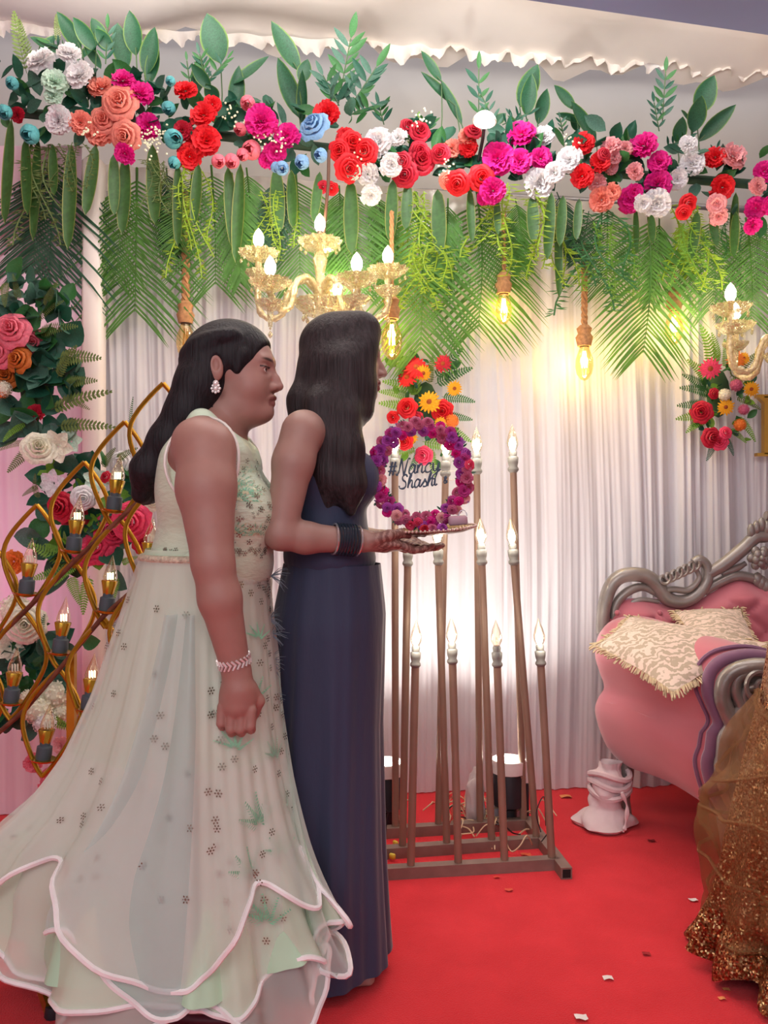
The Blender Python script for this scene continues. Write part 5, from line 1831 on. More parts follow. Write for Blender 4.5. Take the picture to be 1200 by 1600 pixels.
# right arm (camera side) hangs, left mirrored roughly
def arm_down(B, s):
    B.chain([(0.022, s * 0.175, 1.285), (0.028, s * 0.205, 1.20), (0.048, s * 0.235, 1.045)], [0.064, 0.061, 0.043], 0.02)
    B.chain([(0.048, s * 0.235, 1.045), (0.062, s * 0.232, 0.97), (0.092, s * 0.205, 0.812)], [0.043, 0.044, 0.030], 0.015)
    # hand: palm facing the thigh, fingers curled up into it
    B.chain([(0.092, s * 0.205, 0.81), (0.096, s * 0.204, 0.775), (0.094, s * 0.205, 0.745)], [0.029, 0.033, 0.030], 0.012)
    B.ell((0.094, s * 0.205, 0.752), (0.039, 0.021, 0.042), 0.014)
    for i in range(4):
        x0 = 0.124 - i * 0.0205; zb = 0.732 - (0.006 if i in (1, 2) else 0) + (0.006 if i == 3 else 0)
        rr = 0.0108 - (0.0012 if i == 3 else 0)
        p0 = (x0, s * 0.211, zb); p1 = (x0 - 0.002, s * 0.213, zb - 0.034); p2 = (x0 - 0.003, s * 0.193, zb - 0.046); p3 = (x0 - 0.003, s * 0.180, zb - 0.027)
        B.chain([p0, p1, p2, p3], [rr * 1.1, rr, rr * .92, rr * .85], 0.0035)
    B.chain([(0.122, s * 0.198, 0.775), (0.136, s * 0.186, 0.745), (0.128, s * 0.176, 0.716)], [0.014, 0.0125, 0.0098], 0.008)
arm_down(B, -1); arm_down(B, 1)
add_head(B, GH_T, GH_R, GH_S, chub=1.0, ear_x=-0.024)
SK1 = (164, 124, 113)
def girl_cols(pos):
    c = np.tile(np.array(srgb(SK1)), (len(pos), 1))
    def hl(x, y, z):
        return (((x < 0.055 - 0.6 * np.maximum(0, .062 - z)) & (z > .035)) | (z > .085) | ((x < -.035) & (z > -.09))).astype(float)
    head_cols(pos, GH_T, GH_R, GH_S, SK1, (136, 84, 78), c, hl)
    return c
t0_ = [(-0.19, 0.20, 0.0024)], [(-0.31, -0.17, 0.0032), (-0.17, -0.10, 0.0032), (-0.10, 0.10, 0.0020), (0.10, 0.31, 0.0045)], [(-0.01, 0.66, 0.012), (0.66, 0.84, 0.0026), (0.84, 1.34, 0.0055), (1.34, 1.62, 0.0019)]
sdf_obj(B, t0_, 'body', M_skin, girl, girl_cols)

M_mint = mat('mint_satin_bodice', (208, 230, 204), 0.5, var=0.05, scale=9, bump=0.35, bscale=28, stretch=(1, 1, 3), sheen=0.2)
D = Body()
D.ell((-0.005, 0, 1.20), (0.125, 0.176, 0.160), 0.04)
D.ell((-0.012, 0, 1.262), (0.096, 0.150, 0.075), 0.04)
for s in (-1, 1): D.ell((0.065, s * 0.068, 1.152), (0.093, 0.085, 0.090), 0.03)
D.ell((0.0, 0, 1.035), (0.143, 0.166, 0.13), 0.05)
for s in (-1, 1): D.chain([(-0.055, s * 0.085, 1.28), (-0.005, s * 0.098, 1.350), (0.062, s * 0.085, 1.285)], [0.032, 0.026, 0.034], 0.03)
D.ell((0.01, 0, 1.40), (0.062, 0.072, 0.085), 0.01, '-')
for s in (-1, 1):
    D.ell((0.010, s * 0.235, 1.260), (0.078, 0.096, 0.098), 0.008, '-')
D.ell((0, 0, 0.80), (0.4, 0.4, 0.20), 0.005, '-')
sdf_obj(D, ([(-0.19, 0.20, 0.0045)], [(-0.22, 0.22, 0.0045)], [(0.98, 1.42, 0.0045)]), 'bodice', M_mint, girl)
# piping round the armhole
for s in (-1, 1):
    f = MB(); pts = []
    for a in np.linspace(0, 2 * PI, 32)[:-1]:
        pts.append(Vector((0.010 + 0.080 * math.cos(a), s * (0.150 + 0.018 * abs(math.cos(a)) - 0.03 * max(0, math.sin(a))), 1.262 + 0.098 * math.sin(a))))
    f.tube(pts, 0.0035, 6, closed=True)
    ah = f.build('armhole_piping', mat('white_piping', (236, 236, 228), 0.5)); ah.parent = girl

# skirt ------------------------------------------------------------
GZ = [1.06, 0.925, 0.73, 0.58, 0.47, 0.40, 0.30, 0.20, 0.05]
GB = [0.145, 0.19, 0.258, 0.325, 0.40, 0.47, 0.53, 0.53, 0.50]
GZF = [1.06, 1.00, 0.85, 0.70, 0.55, 0.40, 0.25, 0.15, 0.05]
GF_ = [0.140, 0.138, 0.155, 0.172, 0.195, 0.225, 0.262, 0.285, 0.30]


def skirt(th, z, scale=1.0, ruf=1.0, ph=0.0):
    zz = max(z, 0.03)
    bk = interp(-zz, [-q for q in GZ], GB); fr = interp(-zz, [-q for q in GZF], GF_)
    t = min(1, max(0.0, (1.06 - z) / 1.0))
    sy = lerp(0.165, 0.275, t ** 1.1)
    c, s = math.cos(th), math.sin(th)
    ax = fr if c > 0 else bk
    # folds: soft at the waist, deep ruffles at the hem
    fo = 0.018 * math.sin(17 * th + 2 * math.sin(3 * th)) * min(1, t * 3) + 0.010 * math.sin(41 * th + ph) * min(1, t * 4)
    fo += ruf * (max(0, t - 0.35) / 0.65) ** 1.6 * (0.105 * math.sin(7 * th + 1.3 + ph + 1.2 * math.sin(2 * th)) + 0.05 * math.sin(15 * th + 2 * ph))
    k = scale * (1 + fo)
    if c < 0: sy *= 1 - 0.5 * c * c * t
    if s > 0: sy = min(sy, 0.155)
    x, y = ax * c * k - 0.012, sy * s * k
    if x > 0.06 and z < 1.0:
        y = min(y, 0.10 - (x - 0.06) * 1.25 * min(1, (1.0 - z) * 4))      # pressed aside by the navy gown
    return Vector((x, y, z))


def hemz(th, base, amp, ph):
    return base + amp * (0.6 * math.sin(7 * th + 1.3 + ph + 1.2 * math.sin(2 * th)) + 0.4 * math.sin(4 * th + ph * 2)) + 0.07 * max(0, -math.cos(th)) ** 2 + 0.08 * max(0, math.cos(th)) ** 3


def skirt_layer(name, m, zt, base, amp, ph, scale, ruf, nth=300, nz=34, hem=True):
    f = MB()

    def fn(u, v):
        th = u * 2 * PI
        q = skirt(th, lerp(zt, hemz(th, base, amp, ph), v ** 0.9), scale, ruf, 0.0)
        k = 0.03 * v ** 7 * (math.sin(9 * th + ph * 3) + 1)
        return q + Vector((math.cos(th) * k, math.sin(th) * k, 0))
    f.grid(fn, nth, nz, closed=True, uv=False)
    o = f.build(name, m); o.parent = girl
    if hem:
        f = MB()
        f.tube([fn(i / 240, 1.0) for i in range(240)], 0.0062, 6, closed=True)
        h = f.build('hem_braid', mat('white_hem_braid', (246, 244, 244), 0.5), o)
        h['label'] = 'white stiffened hem edging'
    return o


M_lining = mat('mint_lining', (184, 224, 192), 0.6, var=0.10, scale=2.2, sheen=0.2, stretch=(1, 1, .25))
def net_mat(name, rgb, alpha):
    m = mat(name, rgb, 0.7, var=0.04, scale=5, alpha=alpha, translucent=0.0)
    return m
M_net1 = net_mat('mint_organza', (220, 240, 216), 0.72)
M_net2 = net_mat('white_net', (240, 248, 238), 0.42)
skirt_layer('skirt_lining', M_lining, 1.06, 0.15, 0.02, 0.5, 0.93, 0.5, hem=False)
skirt_layer('organza_layer', M_net1, 1.065, 0.13, 0.07, 0.0, 0.975, 1.0)
skirt_layer('net_layer', M_net2, 1.05, 0.27, 0.10, 2.1, 1.035, 1.0)
skirt_layer('net_layer', M_net2, 0.60, 0.085, 0.065, 4.0, 1.005, 1.0)
f = MB()
f.grid(lambda u, v: skirt(-PI / 2 + lerp(-0.55, 0.16, u) * (0.5 + .5 * v), lerp(0.93, 0.20 + 0.07 * math.sin(u * 5 + 1), v), 1.06, 1.0, 0.0) + Vector((0, -.012 * math.sin(u * 9 + 3 * v), 0)), 40, 40, uv=False)
o = f.build('front_net_panel', mat('blue_white_net', (200, 230, 226), 0.7, var=0.03, alpha=0.42)); o.parent = girl
f = MB(); f.tube([skirt(-PI / 2 + lerp(-0.55, 0.16, i / 40), 0.20 + 0.07 * math.sin(i / 40 * 5 + 1), 1.06, 1.0, 0.0) + Vector((0, -.012 * math.sin(i / 40 * 9 + 3), 0)) for i in range(41)], 0.0062, 6); f.build('hem_braid', mat('white_hem_braid', (246, 244, 244), 0.5), o)
# waistband
f = MB(); f.tube([skirt(a, 1.045, 1.0, 0) for a in np.linspace(0, 2 * PI, 60)[:-1]], 0.009, 8, closed=True)
wb = f.build('waistband', mat('beaded_waistband', (206, 196, 172), 0.45, var=.3, scale=120, bump=.5, bscale=200)); wb.parent = girl

# sequin motifs and embroidered sprigs set on the cloth
M_seq = mat('silver_sequin', (150, 148, 130), 0.25, 0.7, var=0.3, scale=60)
M_emb = mat('green_embroidery', (120, 196, 158), 0.4, var=0.25, scale=60, sheen=.4)
M_embw = mat('pale_gold_thread', (206, 212, 176), 0.4, 0.2, var=0.2, scale=60)


def surf_frame(fn, th, z, lift=0.004):
    p = fn(th, z); a = fn(th + 0.02, z) - fn(th - 0.02, z); b_ = fn(th, z + 0.012) - fn(th, z - 0.012)
    n = a.cross(b_).normalized()
    out = Vector((math.cos(th), math.sin(th), 0))
    if n.dot(out) < 0: n = -n
    return p + n * lift, a.normalized(), b_.normalized(), n


f = MB(); skf = lambda th, z: skirt(th, z, 1.045, 1.0, 0.0)
def motif(f, p, a, b_, r, n=6):
    for k in range(n):
        an = k * 2 * PI / n
        c = p + (a * math.cos(an) + b_ * math.sin(an)) * r
        e = (a * math.cos(an) + b_ * math.sin(an)) * r * .42; g = (b_ * math.cos(an) - a * math.sin(an)) * r * .3
        f.add([c - e, c + g, c + e, c - g], [(0, 1, 2, 3)])
    f.add([p - a * r * .45, p + b_ * r * .45, p + a * r * .45, p - b_ * r * .45], [(0, 1, 2, 3)])
rnd = random.Random(4)
for i in range(46):     # scattered over the camera side
    th = -PI / 2 - rnd.uniform(-0.35, 1.45); z = rnd.uniform(0.28, 0.98)
    p, a, b_, n = surf_frame(skf, th, z); motif(f, p, a, b_, 0.0066)
for i in range(70):     # dense on the front panel, thinning downwards
    th = -PI / 2 + rnd.uniform(0.40, 1.45); z = 0.99 - 0.75 * rnd.random() ** 1.5
    p, a, b_, n = surf_frame(skf, th, z); motif(f, p, a, b_, 0.0064)
for i in range(10):
    p, a, b_, n = surf_frame(skf, -PI / 2 + .34 + .05 * math.sin(i), 0.72 - i * 0.055); motif(f, p, a, b_, 0.007)
o = f.build('sequin_motifs', M_seq); o.parent = girl; o['kind'] = 'stuff'


def sprig(f, fn, th, z, ln, lift=0.004, n=9):
    p, a, b_, nn = surf_frame(fn, th, z, lift)
    for q in range(5):
        dirv = (b_ * math.cos((q - 2) * .55) + a * math.sin((q - 2) * .55))
        sd = nn.cross(dirv)
        for k in range(n):
            s = (k + 1) / n * ln
            for sg in (-1, 1):
                c = p + dirv * s - b_ * ln * .4
                e = (dirv * .7 + sd * sg * .7) * ln * 0.24 * (1.2 - k / n)
                g = sd * ln * .035 + dirv * 0.0012
                f.add([c, c + e * .5 + g, c + e, c + e * .5 - g], [(0, 1, 2, 3)])


f = MB()
for th, z, ln in [(-0.75, 0.76, .05), (-0.85, 0.50, .07), (-1.0, 0.40, .06), (-0.9, 0.30, .06), (-0.55, 0.62, .05), (-0.6, 0.88, .035), (-1.05, 0.66, .045), (-0.65, .42, .05), (-0.4, .5, .05)]:
    sprig(f, skf, th, z, ln)
o = f.build('green_sprigs', M_emb); o.parent = girl; o['kind'] = 'stuff'


def bod(th, z):
    # the bodice front outline (approximate skin of the bodice form), found by marching outwards
    ax = interp(-z, [-1.30, -1.25, -1.20, -1.15, -1.08, -1.04], [0.088, 0.118, 0.142, 0.158, 0.150, 0.142])
    ay = interp(-z, [-1.30, -1.20, -1.15, -1.04], [0.145, 0.165, 0.168, 0.163])
    c, s = math.cos(th), math.sin(th)
    n = 1.12 if -1.35 < th < -0.35 else 1.0
    return Vector((ax * c * n, ay * s * n, z))


from mathutils.bvhtree import BVHTree
def bvh_of(name, parent):
    o = [c for c in parent.children if c.name.split('.')[0] == name][0]
    me = o.data
    return BVHTree.FromPolygons([v.co.copy() for v in me.vertices], [tuple(p.vertices) for p in me.polygons])
bb = bvh_of('bodice', girl)


def on_bod(x, z, y0=-0.4):
    """project (x, z) from the camera side onto the bodice"""
    h = bb.ray_cast(Vector((x, y0, z)), Vector((0, 1, 0)))
    if h[0] is None: return None
    n = h[1]
    if n.y > 0: n = -n
    a = Vector((1, 0, 0)); a = (a - n * a.dot(n)).normalized(); b_ = n.cross(a)
    if b_.z < 0: b_ = -b_
    return h[0] + n * 0.002, a, b_, n


f = MB(); g = MB(); hmb = MB()
for i in range(90):
    x = rnd.uniform(0.055, 0.155); z = rnd.uniform(1.05, 1.27)
    r_ = on_bod(x, z)
    if r_: motif(f, r_[0], r_[1], r_[2], rnd.choice([.003, .0055]), 5)
for (x, z, ln) in [(0.10, 1.19, .035), (0.085, 1.175, .045), (0.12, 1.10, .032), (0.075, 1.105, .035), (0.11, 1.24, .025), (0.08, 1.21, .035)]:
    for q in range(9):
        for k in range(7):
            an = (q - 4) * .4 + 1.57
            rr_ = ln * (k + 1) / 7
            w_ = on_bod(x + math.cos(an) * rr_, z + math.sin(an) * rr_ * .8)
            if w_:
                p, a, b_, n = w_; e = (a * math.cos(an) + b_ * math.sin(an)) * ln * .12; s_ = n.cross(e) * .35
                (g if k % 3 else hmb).add([p - e, p + s_, p + e, p - s_], [(0, 1, 2, 3)])
for i in range(26):
    x = rnd.uniform(-0.12, 0.15); z = 1.055 + rnd.random() * .012
    w_ = on_bod(x, z)
    if w_: motif(f, w_[0], w_[1], w_[2], .005, 6)
for nm, mb_, m_ in (('bodice_sequins', f, M_seq), ('bodice_green_embroidery', g, M_emb), ('bodice_gold_thread', hmb, M_embw)):
    o = mb_.build(nm, m_); o.parent = girl; o['kind'] = 'stuff'

# hair: cap, half-up twist, long fall down the back
H = Body(); H.frame(GH_T, GH_R, GH_S)
H.ell((-0.017, 0, 0.030), (0.104, 0.083, 0.090), 0.02)
H.ell((-0.055, 0, -0.03), (0.058, 0.076, 0.07), 0.03)
H.ell((0.100, 0, -0.045), (0.062, 0.11, 0.108), 0.012, '-')
for s in (-1, 1):
    H.ell((0.008, s * 0.098, -0.054), (0.050, 0.042, 0.058), 0.008, '-')
    H.ell((-0.022, s * 0.098, -0.004), (0.021, 0.031, 0.036), 0.004, '-')
    H.cone((0.030, s * 0.066, 0.024), (0.022, s * 0.071, -0.010), 0.013, 0.006, 0.014)
    for i in range(7):   # rope twist along the side, towards the crown of the back
        t = i / 6
        H.ell((lerp(0.010, -0.095, t), s * (0.054 + 0.026 * math.sin(PI * (.2 + t * .75))), lerp(0.070, 0.03, t) + 0.008 * math.sin(PI * t)), (0.017, 0.012, 0.013), 0.016)
H.ell((-0.115, 0, 0.028), (0.018, 0.03, 0.022), 0.01)
H.frame(None)
def hp(px, py): return ((px - 330) * .0015, 1.15 + (800 - py) * .0015)
HG = [(325, 560, .062, .07), (312, 605, .066, .085), (296, 645, .060, .095), (268, 690, .054, .10), (238, 735, .050, .095), (224, 772, .030, .07)]
for yy in (-0.05, 0.0, 0.05):
    pts = []; rs = []
    for (x, y, r, wy) in HG:
        a, z = hp(x, y); pts.append((a, yy * wy / .085, z)); rs.append(r * (0.72 if yy else 0.85))
    H.chain(pts, rs, 0.03)
sdf_obj(H, ([(-0.27, 0.16, 0.0032)], [(-0.15, 0.15, 0.0034)], [(1.12, 1.63, 0.0034)]), 'hair', M_hair, girl)
gp = []
for yo in (-0.06, -0.03, 0.0, 0.04):
    gp.append([((hp(x, y)[0], yo, hp(x, y)[1]), (r * 1.02, 0.045)) for (x, y, r, wy) in HG] + [((hp(214, 822)[0], yo, hp(214, 822)[1]), (0.046, 0.05))])
strands(gp, 560, M_hair, girl, surface=True, r=0.0016, end_var=.16)
strands(gp, 160, M_hair, girl, 'flyaway_hair', r=0.0008, jitter=1.3, seed=9, end_var=.3)
# earring and bracelet
ep = Vector(GH_T) + Matrix(GH_R) @ (Vector((-0.022, -0.085, -0.040)) * GH_S)
f = MB(); f.ball(ep, 0.0075, 8, 5)
for i in range(8):
    a = i * PI / 4; f.ball(ep + Vector((0.009 * math.cos(a), -.001, 0.009 * math.sin(a) - .012)), 0.0036, 6, 4)
f.ball(ep + Vector((0, 0, -.012)), 0.0065, 8, 5)
o = f.build('earring', mat('crystal_silver', (240, 238, 236), 0.2, 0.35)); o.parent = girl
f = MB(); c0 = Vector((0.0875, -0.2085, 0.835)); axw = (Vector((0.062, -0.232, 0.97)) - Vector((0.092, -0.205, 0.812))).normalized()
Rw = axw.to_track_quat('Z', 'Y').to_matrix()
for i in range(22):
    a = i * 2 * PI / 22
    for row in (-1, 1):
        c = c0 + Rw @ Vector((0.0345 * math.cos(a), 0.0345 * math.sin(a), row * 0.0042))
        tang = Rw @ Vector((-math.sin(a), math.cos(a), 0)); d = (tang * 0.6 + axw * row * -0.8).normalized()
        f.tube([c - d * .0068, c + d * .0068], 0.0025, 5)
o = f.build('bracelet', mat('crystal_silver', (240, 238, 236), 0.2, 0.35)); o.parent = girl
# shoes
f = MB()
for s in (-1, 1):
    f.grid(lambda u, v: Vector((lerp(-0.075, 0.155, v), s * 0.095 + 0.043 * math.sin(PI * (.12 + .8 * v)) ** .6 * math.cos(u * 2 * PI), 0.024 + 0.022 * math.sin(u * 2 * PI) * (1 - .35 * v))), 16, 10, closed=True, uv=False)
o = f.build('shoes', mat('burgundy_shoe', (92, 34, 48), 0.5)); o.parent = girl

# ------------------------------------------------------------------ the woman in navy
WX, WYY = -0.129, 2.10
wom = thing('person', (WX, WYY, 0), 'person with very long straight dark hair in a long navy gown, holding out a tray', 'person')
WH_T, WH_S = (0.030, 0.0, 1.537), 0.98
WH_R = np.array(Matrix.Rotation(0.12, 3, 'Z'))
B = Body()
B.ell((-0.03, 0, 1.25), (0.092, 0.135, 0.13), 0.04)
B.ell((-0.05, 0, 1.325), (0.065, 0.155, 0.055), 0.04)
for s in (-1, 1): B.ell((0.045, s * 0.060, 1.235), (0.065, 0.062, 0.066), 0.04)
B.ell((-0.015, 0, 1.10), (0.092, 0.118, 0.12), 0.05)
B.ell((-0.01, 0, 0.97), (0.09, 0.115, 0.11), 0.05)
B.chain([(0.01, 0, 1.46), (-0.02, 0, 1.40), (-0.045, 0, 1.345)], [0.046, 0.046, 0.06], 0.03)
for s in (-1, 1): B.cone((-0.045, s * 0.04, 1.375), (-0.055, s * 0.145, 1.345), 0.032, 0.042, 0.03)
for s in (-1, 1):
    B.chain([(0.0, s * 0.075, 0.9), (0.0, s * 0.075, 0.5), (-0.01, s * 0.065, 0.09)], [0.055, 0.05, 0.038], 0.03)
    B.chain([(-0.03, s * 0.075, 0.045), (0.03, s * 0.08, 0.03), (0.09, s * 0.085, 0.022)], [0.034, 0.03, 0.018], 0.02)


def tray_arm(B, s):
    yy = lambda v: v * (-s)
    if s < 0:
        sh, el, wr, pm_ = (-0.062, -0.165, 1.335), (-0.108, -0.200, 1.100), (0.078, -0.130, 1.082), (0.128, -0.110, 1.075)
    else:
        sh, el, wr, pm_ = (-0.050, 0.165, 1.335), (-0.060, 0.200, 1.100), (0.130, 0.140, 1.075), (0.180, 0.110, 1.070)
    sh, el, wr, pm_ = [Vector(q) for q in (sh, el, wr, pm_)]
    B.chain([sh, sh.lerp(el, .3) + Vector((-.004, s * .008, 0)), el], [0.049, 0.046, 0.036], 0.02)
    B.chain([el, el.lerp(wr, .3) + Vector((0, 0, -.004)), wr], [0.036, 0.036, 0.025], 0.015)
    d = (pm_ - wr).normalized()
    side = Vector((-d.y, d.x, 0)) * (1 if s < 0 else -1)     # towards the body midline = across the palm
    q = Matrix((d, side, d.cross(side))).transposed()
    B.cone(wr, pm_, 0.025, 0.022, 0.012)
    B.ell(pm_ + d * 0.012, (0.046, 0.040, 0.017), 0.012, rot=q)
    for i in range(4):
        o_ = side * (0.030 - 0.020 * i)
        b0 = pm_ + d * (0.046 - (0.004 if i in (0, 3) else 0)) + o_ + Vector((0, 0, -0.002))
        ln = [0.062, 0.070, 0.066, 0.052][i]
        B.chain([b0, b0 + d * ln * .45 + Vector((0, 0, -0.006)), b0 + d * ln * .78 + Vector((0, 0, -0.002)), b0 + d * ln + Vector((0, 0, 0.005))], [0.0098, 0.0088, 0.008, 0.0068], 0.0035)
    # thumb leaves the outer side of the palm and lies on the tray's rim
    tb = wr + d * 0.020 - side * 0.020 + Vector((0, 0, 0.006))
    B.chain([tb, tb + d * 0.034 - side * 0.014 + Vector((0, 0, 0.014)), tb + d * 0.066 - side * .004 + Vector((0, 0, 0.022)), tb + d * 0.092 + side * .002 + Vector((0, 0, 0.020))], [0.0155, 0.0125, 0.0105, 0.0082], 0.007)


tray_arm(B, -1); tray_arm(B, 1)
add_head(B, WH_T, WH_R, WH_S, ear_x=-0.02)
SK2 = (162, 128, 117)
def wom_cols(pos):
    c = np.tile(np.array(srgb(SK2)), (len(pos), 1))
    head_cols(pos, WH_T, WH_R, WH_S, SK2, (128, 56, 62), c, lambda x, y, z: ((z > .07) | ((x < .0) & (z > -.09))).astype(float), True)
    # henna on the hands
    hm = np.clip((pos[:, 0] - 0.095) / .03, 0, 1) * (np.abs(pos[:, 2] - 1.075) < .05) * (np.abs(pos[:, 1]) > .04)
    n = np.array([0.5 + 0.5 * math.sin(p[0] * 420 + 3 * math.sin(p[1] * 300)) * math.sin(p[1] * 380) for p in pos]) if len(pos) < 900000 else 0.5
    c2 = np.array(srgb(98, 52, 46)); k = (hm * 0.75 * (n > .42))[:, None]
    return c * (1 - k) + c2 * k
sp_ = [(-0.17, 0.32, 0.0024)], [(-0.25, -0.06, 0.0024), (-0.06, 0.10, 0.0021), (0.10, 0.25, 0.0045)], [(-0.01, 0.95, 0.012), (0.95, 1.04, 0.006), (1.04, 1.13, 0.0021), (1.13, 1.40, 0.0055), (1.40, 1.66, 0.0019)]
sdf_obj(B, sp_, 'body', M_skin, wom, wom_cols)

M_navy = mat('navy_crepe', (44, 54, 82), 0.7, var=0.10, scale=5, sheen=0.25, bump=0.15, bscale=60, stretch=(1, 1, .2))
D = Body()
D.ell((-0.03, 0, 1.24), (0.103, 0.146, 0.13), 0.04)
for s in (-1, 1): D.ell((0.045, s * 0.060, 1.232), (0.075, 0.072, 0.074), 0.03)
D.ell((-0.015, 0, 1.10), (0.104, 0.130, 0.12), 0.05)
D.ell((-0.005, 0, 1.03), (0.112, 0.132, 0.06), 0.05)
for s in (-1, 1): D.chain([(-0.10, s * 0.07, 1.30), (-0.055, s * 0.085, 1.385), (0.03, s * 0.07, 1.30)], [0.02, 0.016, 0.022], 0.02)
D.ell((0.04, 0, 1.375), (0.10, 0.080, 0.080), 0.01, '-')
for s in (-1, 1): D.ell((-0.055, s * 0.200, 1.30), (0.070, 0.075, 0.10), 0.008, '-')
sdf_obj(D, ([(-0.16, 0.15, 0.0045)], [(-0.19, 0.19, 0.0045)], [(0.95, 1.43, 0.005)]), 'bodice', M_navy, wom)


def navy_skirt(u, v):
    th = u * 2 * PI; z = lerp(1.02, 0.012, v)
    fx = interp(v, [0, .12, .4, .7, 1], [0.120, 0.132, 0.124, 0.130, 0.145])
    bx = interp(v, [0, .12, .4, .7, 1], [0.125, 0.150, 0.165, 0.18, 0.20])
    sy = interp(v, [0, .15, .5, 1], [0.130, 0.150, 0.150, 0.165])
    c, s = math.cos(th), math.sin(th)
    fo = v * (0.055 * math.sin(9 * th + 1 + math.sin(3 * th)) + 0.02 * math.sin(21 * th + 4 * v)) + .008 * math.sin(15 * th)
    z += 0.035 * v ** 6 * (0.5 + 0.5 * math.cos(th - 0.3))
    return Vector(((fx if c > 0 else bx) * c * (1 + fo) - 0.0, sy * s * (1 + fo), z))


f = MB(); f.grid(navy_skirt, 160, 40, closed=True, uv=False); o = f.build('skirt', M_navy); o.parent = wom
# small feather trims on the side of the gown
f = MB()
for (x, z) in [(-0.135, 1.00), (-0.14, 0.90), (-0.138, 0.865), (-0.142, 0.80), (-0.146, 0.72), (-0.15, 0.66), (-0.15, .56)]:
    for k in range(14):
        a = random.uniform(-.9, .9); p = Vector((x, -0.155, z)); d = Vector((math.cos(a), -0.25, math.sin(a))) * random.uniform(.025, .05)
        f.tube([p, p + d * .6 + Vector((0, 0, .004)), p + d], [.0012, .0008, .0003], 3, cap=False)
o = f.build('feather_trim', mat('grey_feather', (104, 116, 128), 0.8)); o.parent = wom; o['kind'] = 'stuff'

H = Body(); H.frame(WH_T, WH_R, WH_S)
H.ell((-0.012, 0, 0.032), (0.106, 0.086, 0.088), 0.02)
H.ell((-0.04, 0, -0.04), (0.075, 0.084, 0.08), 0.03)
for s in (-1, 1):
    H.chain([(0.045, s * 0.045, 0.070), (0.036, s * 0.064, 0.0), (0.034, s * 0.070, -0.08), (0.034, s * 0.072, -0.14)], [0.034, 0.028, 0.030, 0.034], 0.05)
H.ell((0.128, 0, -0.035), (0.062, 0.13, 0.112), 0.010, '-')
H.frame(None)
def wp(px, py): return ((px - 520) * .001615, 1.15 + (800 - py) * .001615)
for yo, lst in ((-0.085, [(540, 580, .050), (532, 640, .054), (532, 690, .048), (530, 750, .046), (530, 795, .036)]),
                (-0.04, [(515, 580, .065), (505, 640, .062), (515, 700, .055), (525, 760, .050), (525, 800, .036)]),
                (0.03, [(510, 580, .065), (500, 640, .062), (500, 700, .055), (490, 750, .045)]),
                (-0.115, [(500, 640, .030), (505, 690, .034), (515, 745, .036), (515, 795, .030)]),
                (-0.125, [(545, 660, .028), (548, 710, .034), (552, 760, .034), (552, 800, .026)])):
    H.chain([(wp(x, y)[0], yo, wp(x, y)[1]) for x, y, r in lst], [r * (.78 if j < len(lst) - 1 else .32) for j, (x, y, r) in enumerate(lst)], 0.045)
H.chain([(wp(490, 580)[0], -.03, wp(490, 580)[1]), (wp(474, 630)[0], -.05, wp(474, 630)[1]), (wp(470, 670)[0], -.06, wp(470, 670)[1])], [.03, .03, .025], 0.03)
sdf_obj(H, ([(-0.14, 0.16, 0.0034)], [(-0.19, 0.12, 0.0036)], [(1.10, 1.66, 0.0036)]), 'hair', M_hair2, wom)
gp = []
for (x0, x1, x2, x3, yo) in [(560, 568, 575, 572, -.12), (540, 545, 548, 545, -.125), (520, 520, 525, 525, -.12), (500, 496, 505, 512, -.11), (485, 480, 492, 500, -.09), (575, 580, 585, 578, -.09)]:
    gp.append([((wp(x0, 560)[0], yo * .75, wp(x0, 560)[1]), (.02, .02)), ((wp(x1, 650)[0], yo, wp(x1, 650)[1]), (.024, .024)), ((wp(x2, 730)[0], yo * 1.2, wp(x2, 730)[1]), (.028, .026)), ((wp(x3, 812)[0], yo * 1.25, wp(x3, 812)[1]), (.034, .026))])
gp2 = [[((wp(500, 530)[0], -.06, wp(500, 530)[1]), (.02, .03)), ((wp(478, 590)[0], -.06, wp(478, 590)[1]), (.016, .03)), ((wp(462, 640)[0], -.05, wp(462, 640)[1]), (.016, .03)), ((wp(450, 700)[0], -.02, wp(450, 700)[1]), (.016, .03))]]
strands(gp, 560, M_hair2, wom, r=0.0014, jitter=1.0, end_var=.14)
strands(gp2, 90, M_hair2, wom, 'back_hair_strands', r=0.0012, jitter=1.0, seed=5)
# bangles
cb = Vector((0.040, -0.142, 1.0845)); ax = (Vector((0.078, -0.130, 1.082)) - Vector((-0.108, -0.200, 1.100))).normalized(); Rb = ax.to_track_quat('Z', 'Y').to_matrix()
M_bs = mat('silver_bangle_metal', (222, 220, 222), 0.2, 0.8); M_bk = mat('dark_glass_bangle', (38, 48, 60), 0.15)
for i in range(9):
    m_ = M_bs if i in (0, 8) else M_bk
    f = MB(); c = cb + ax * (-0.030 + i * 0.0072)
    f.tube([c + Rb @ Vector((0.0355 * math.cos(a), 0.0355 * math.sin(a), 0.0012 * math.sin(a * 2 + i))) for a in np.linspace(0, 2 * PI, 30)[:-1]], 0.0028 if i in (0, 8) else 0.0036, 6, closed=True)
    o = f.build('bangle', m_); o.parent = wom; o['label'] = 'silver bangle' if i in (0, 8) else 'dark glass bangle'

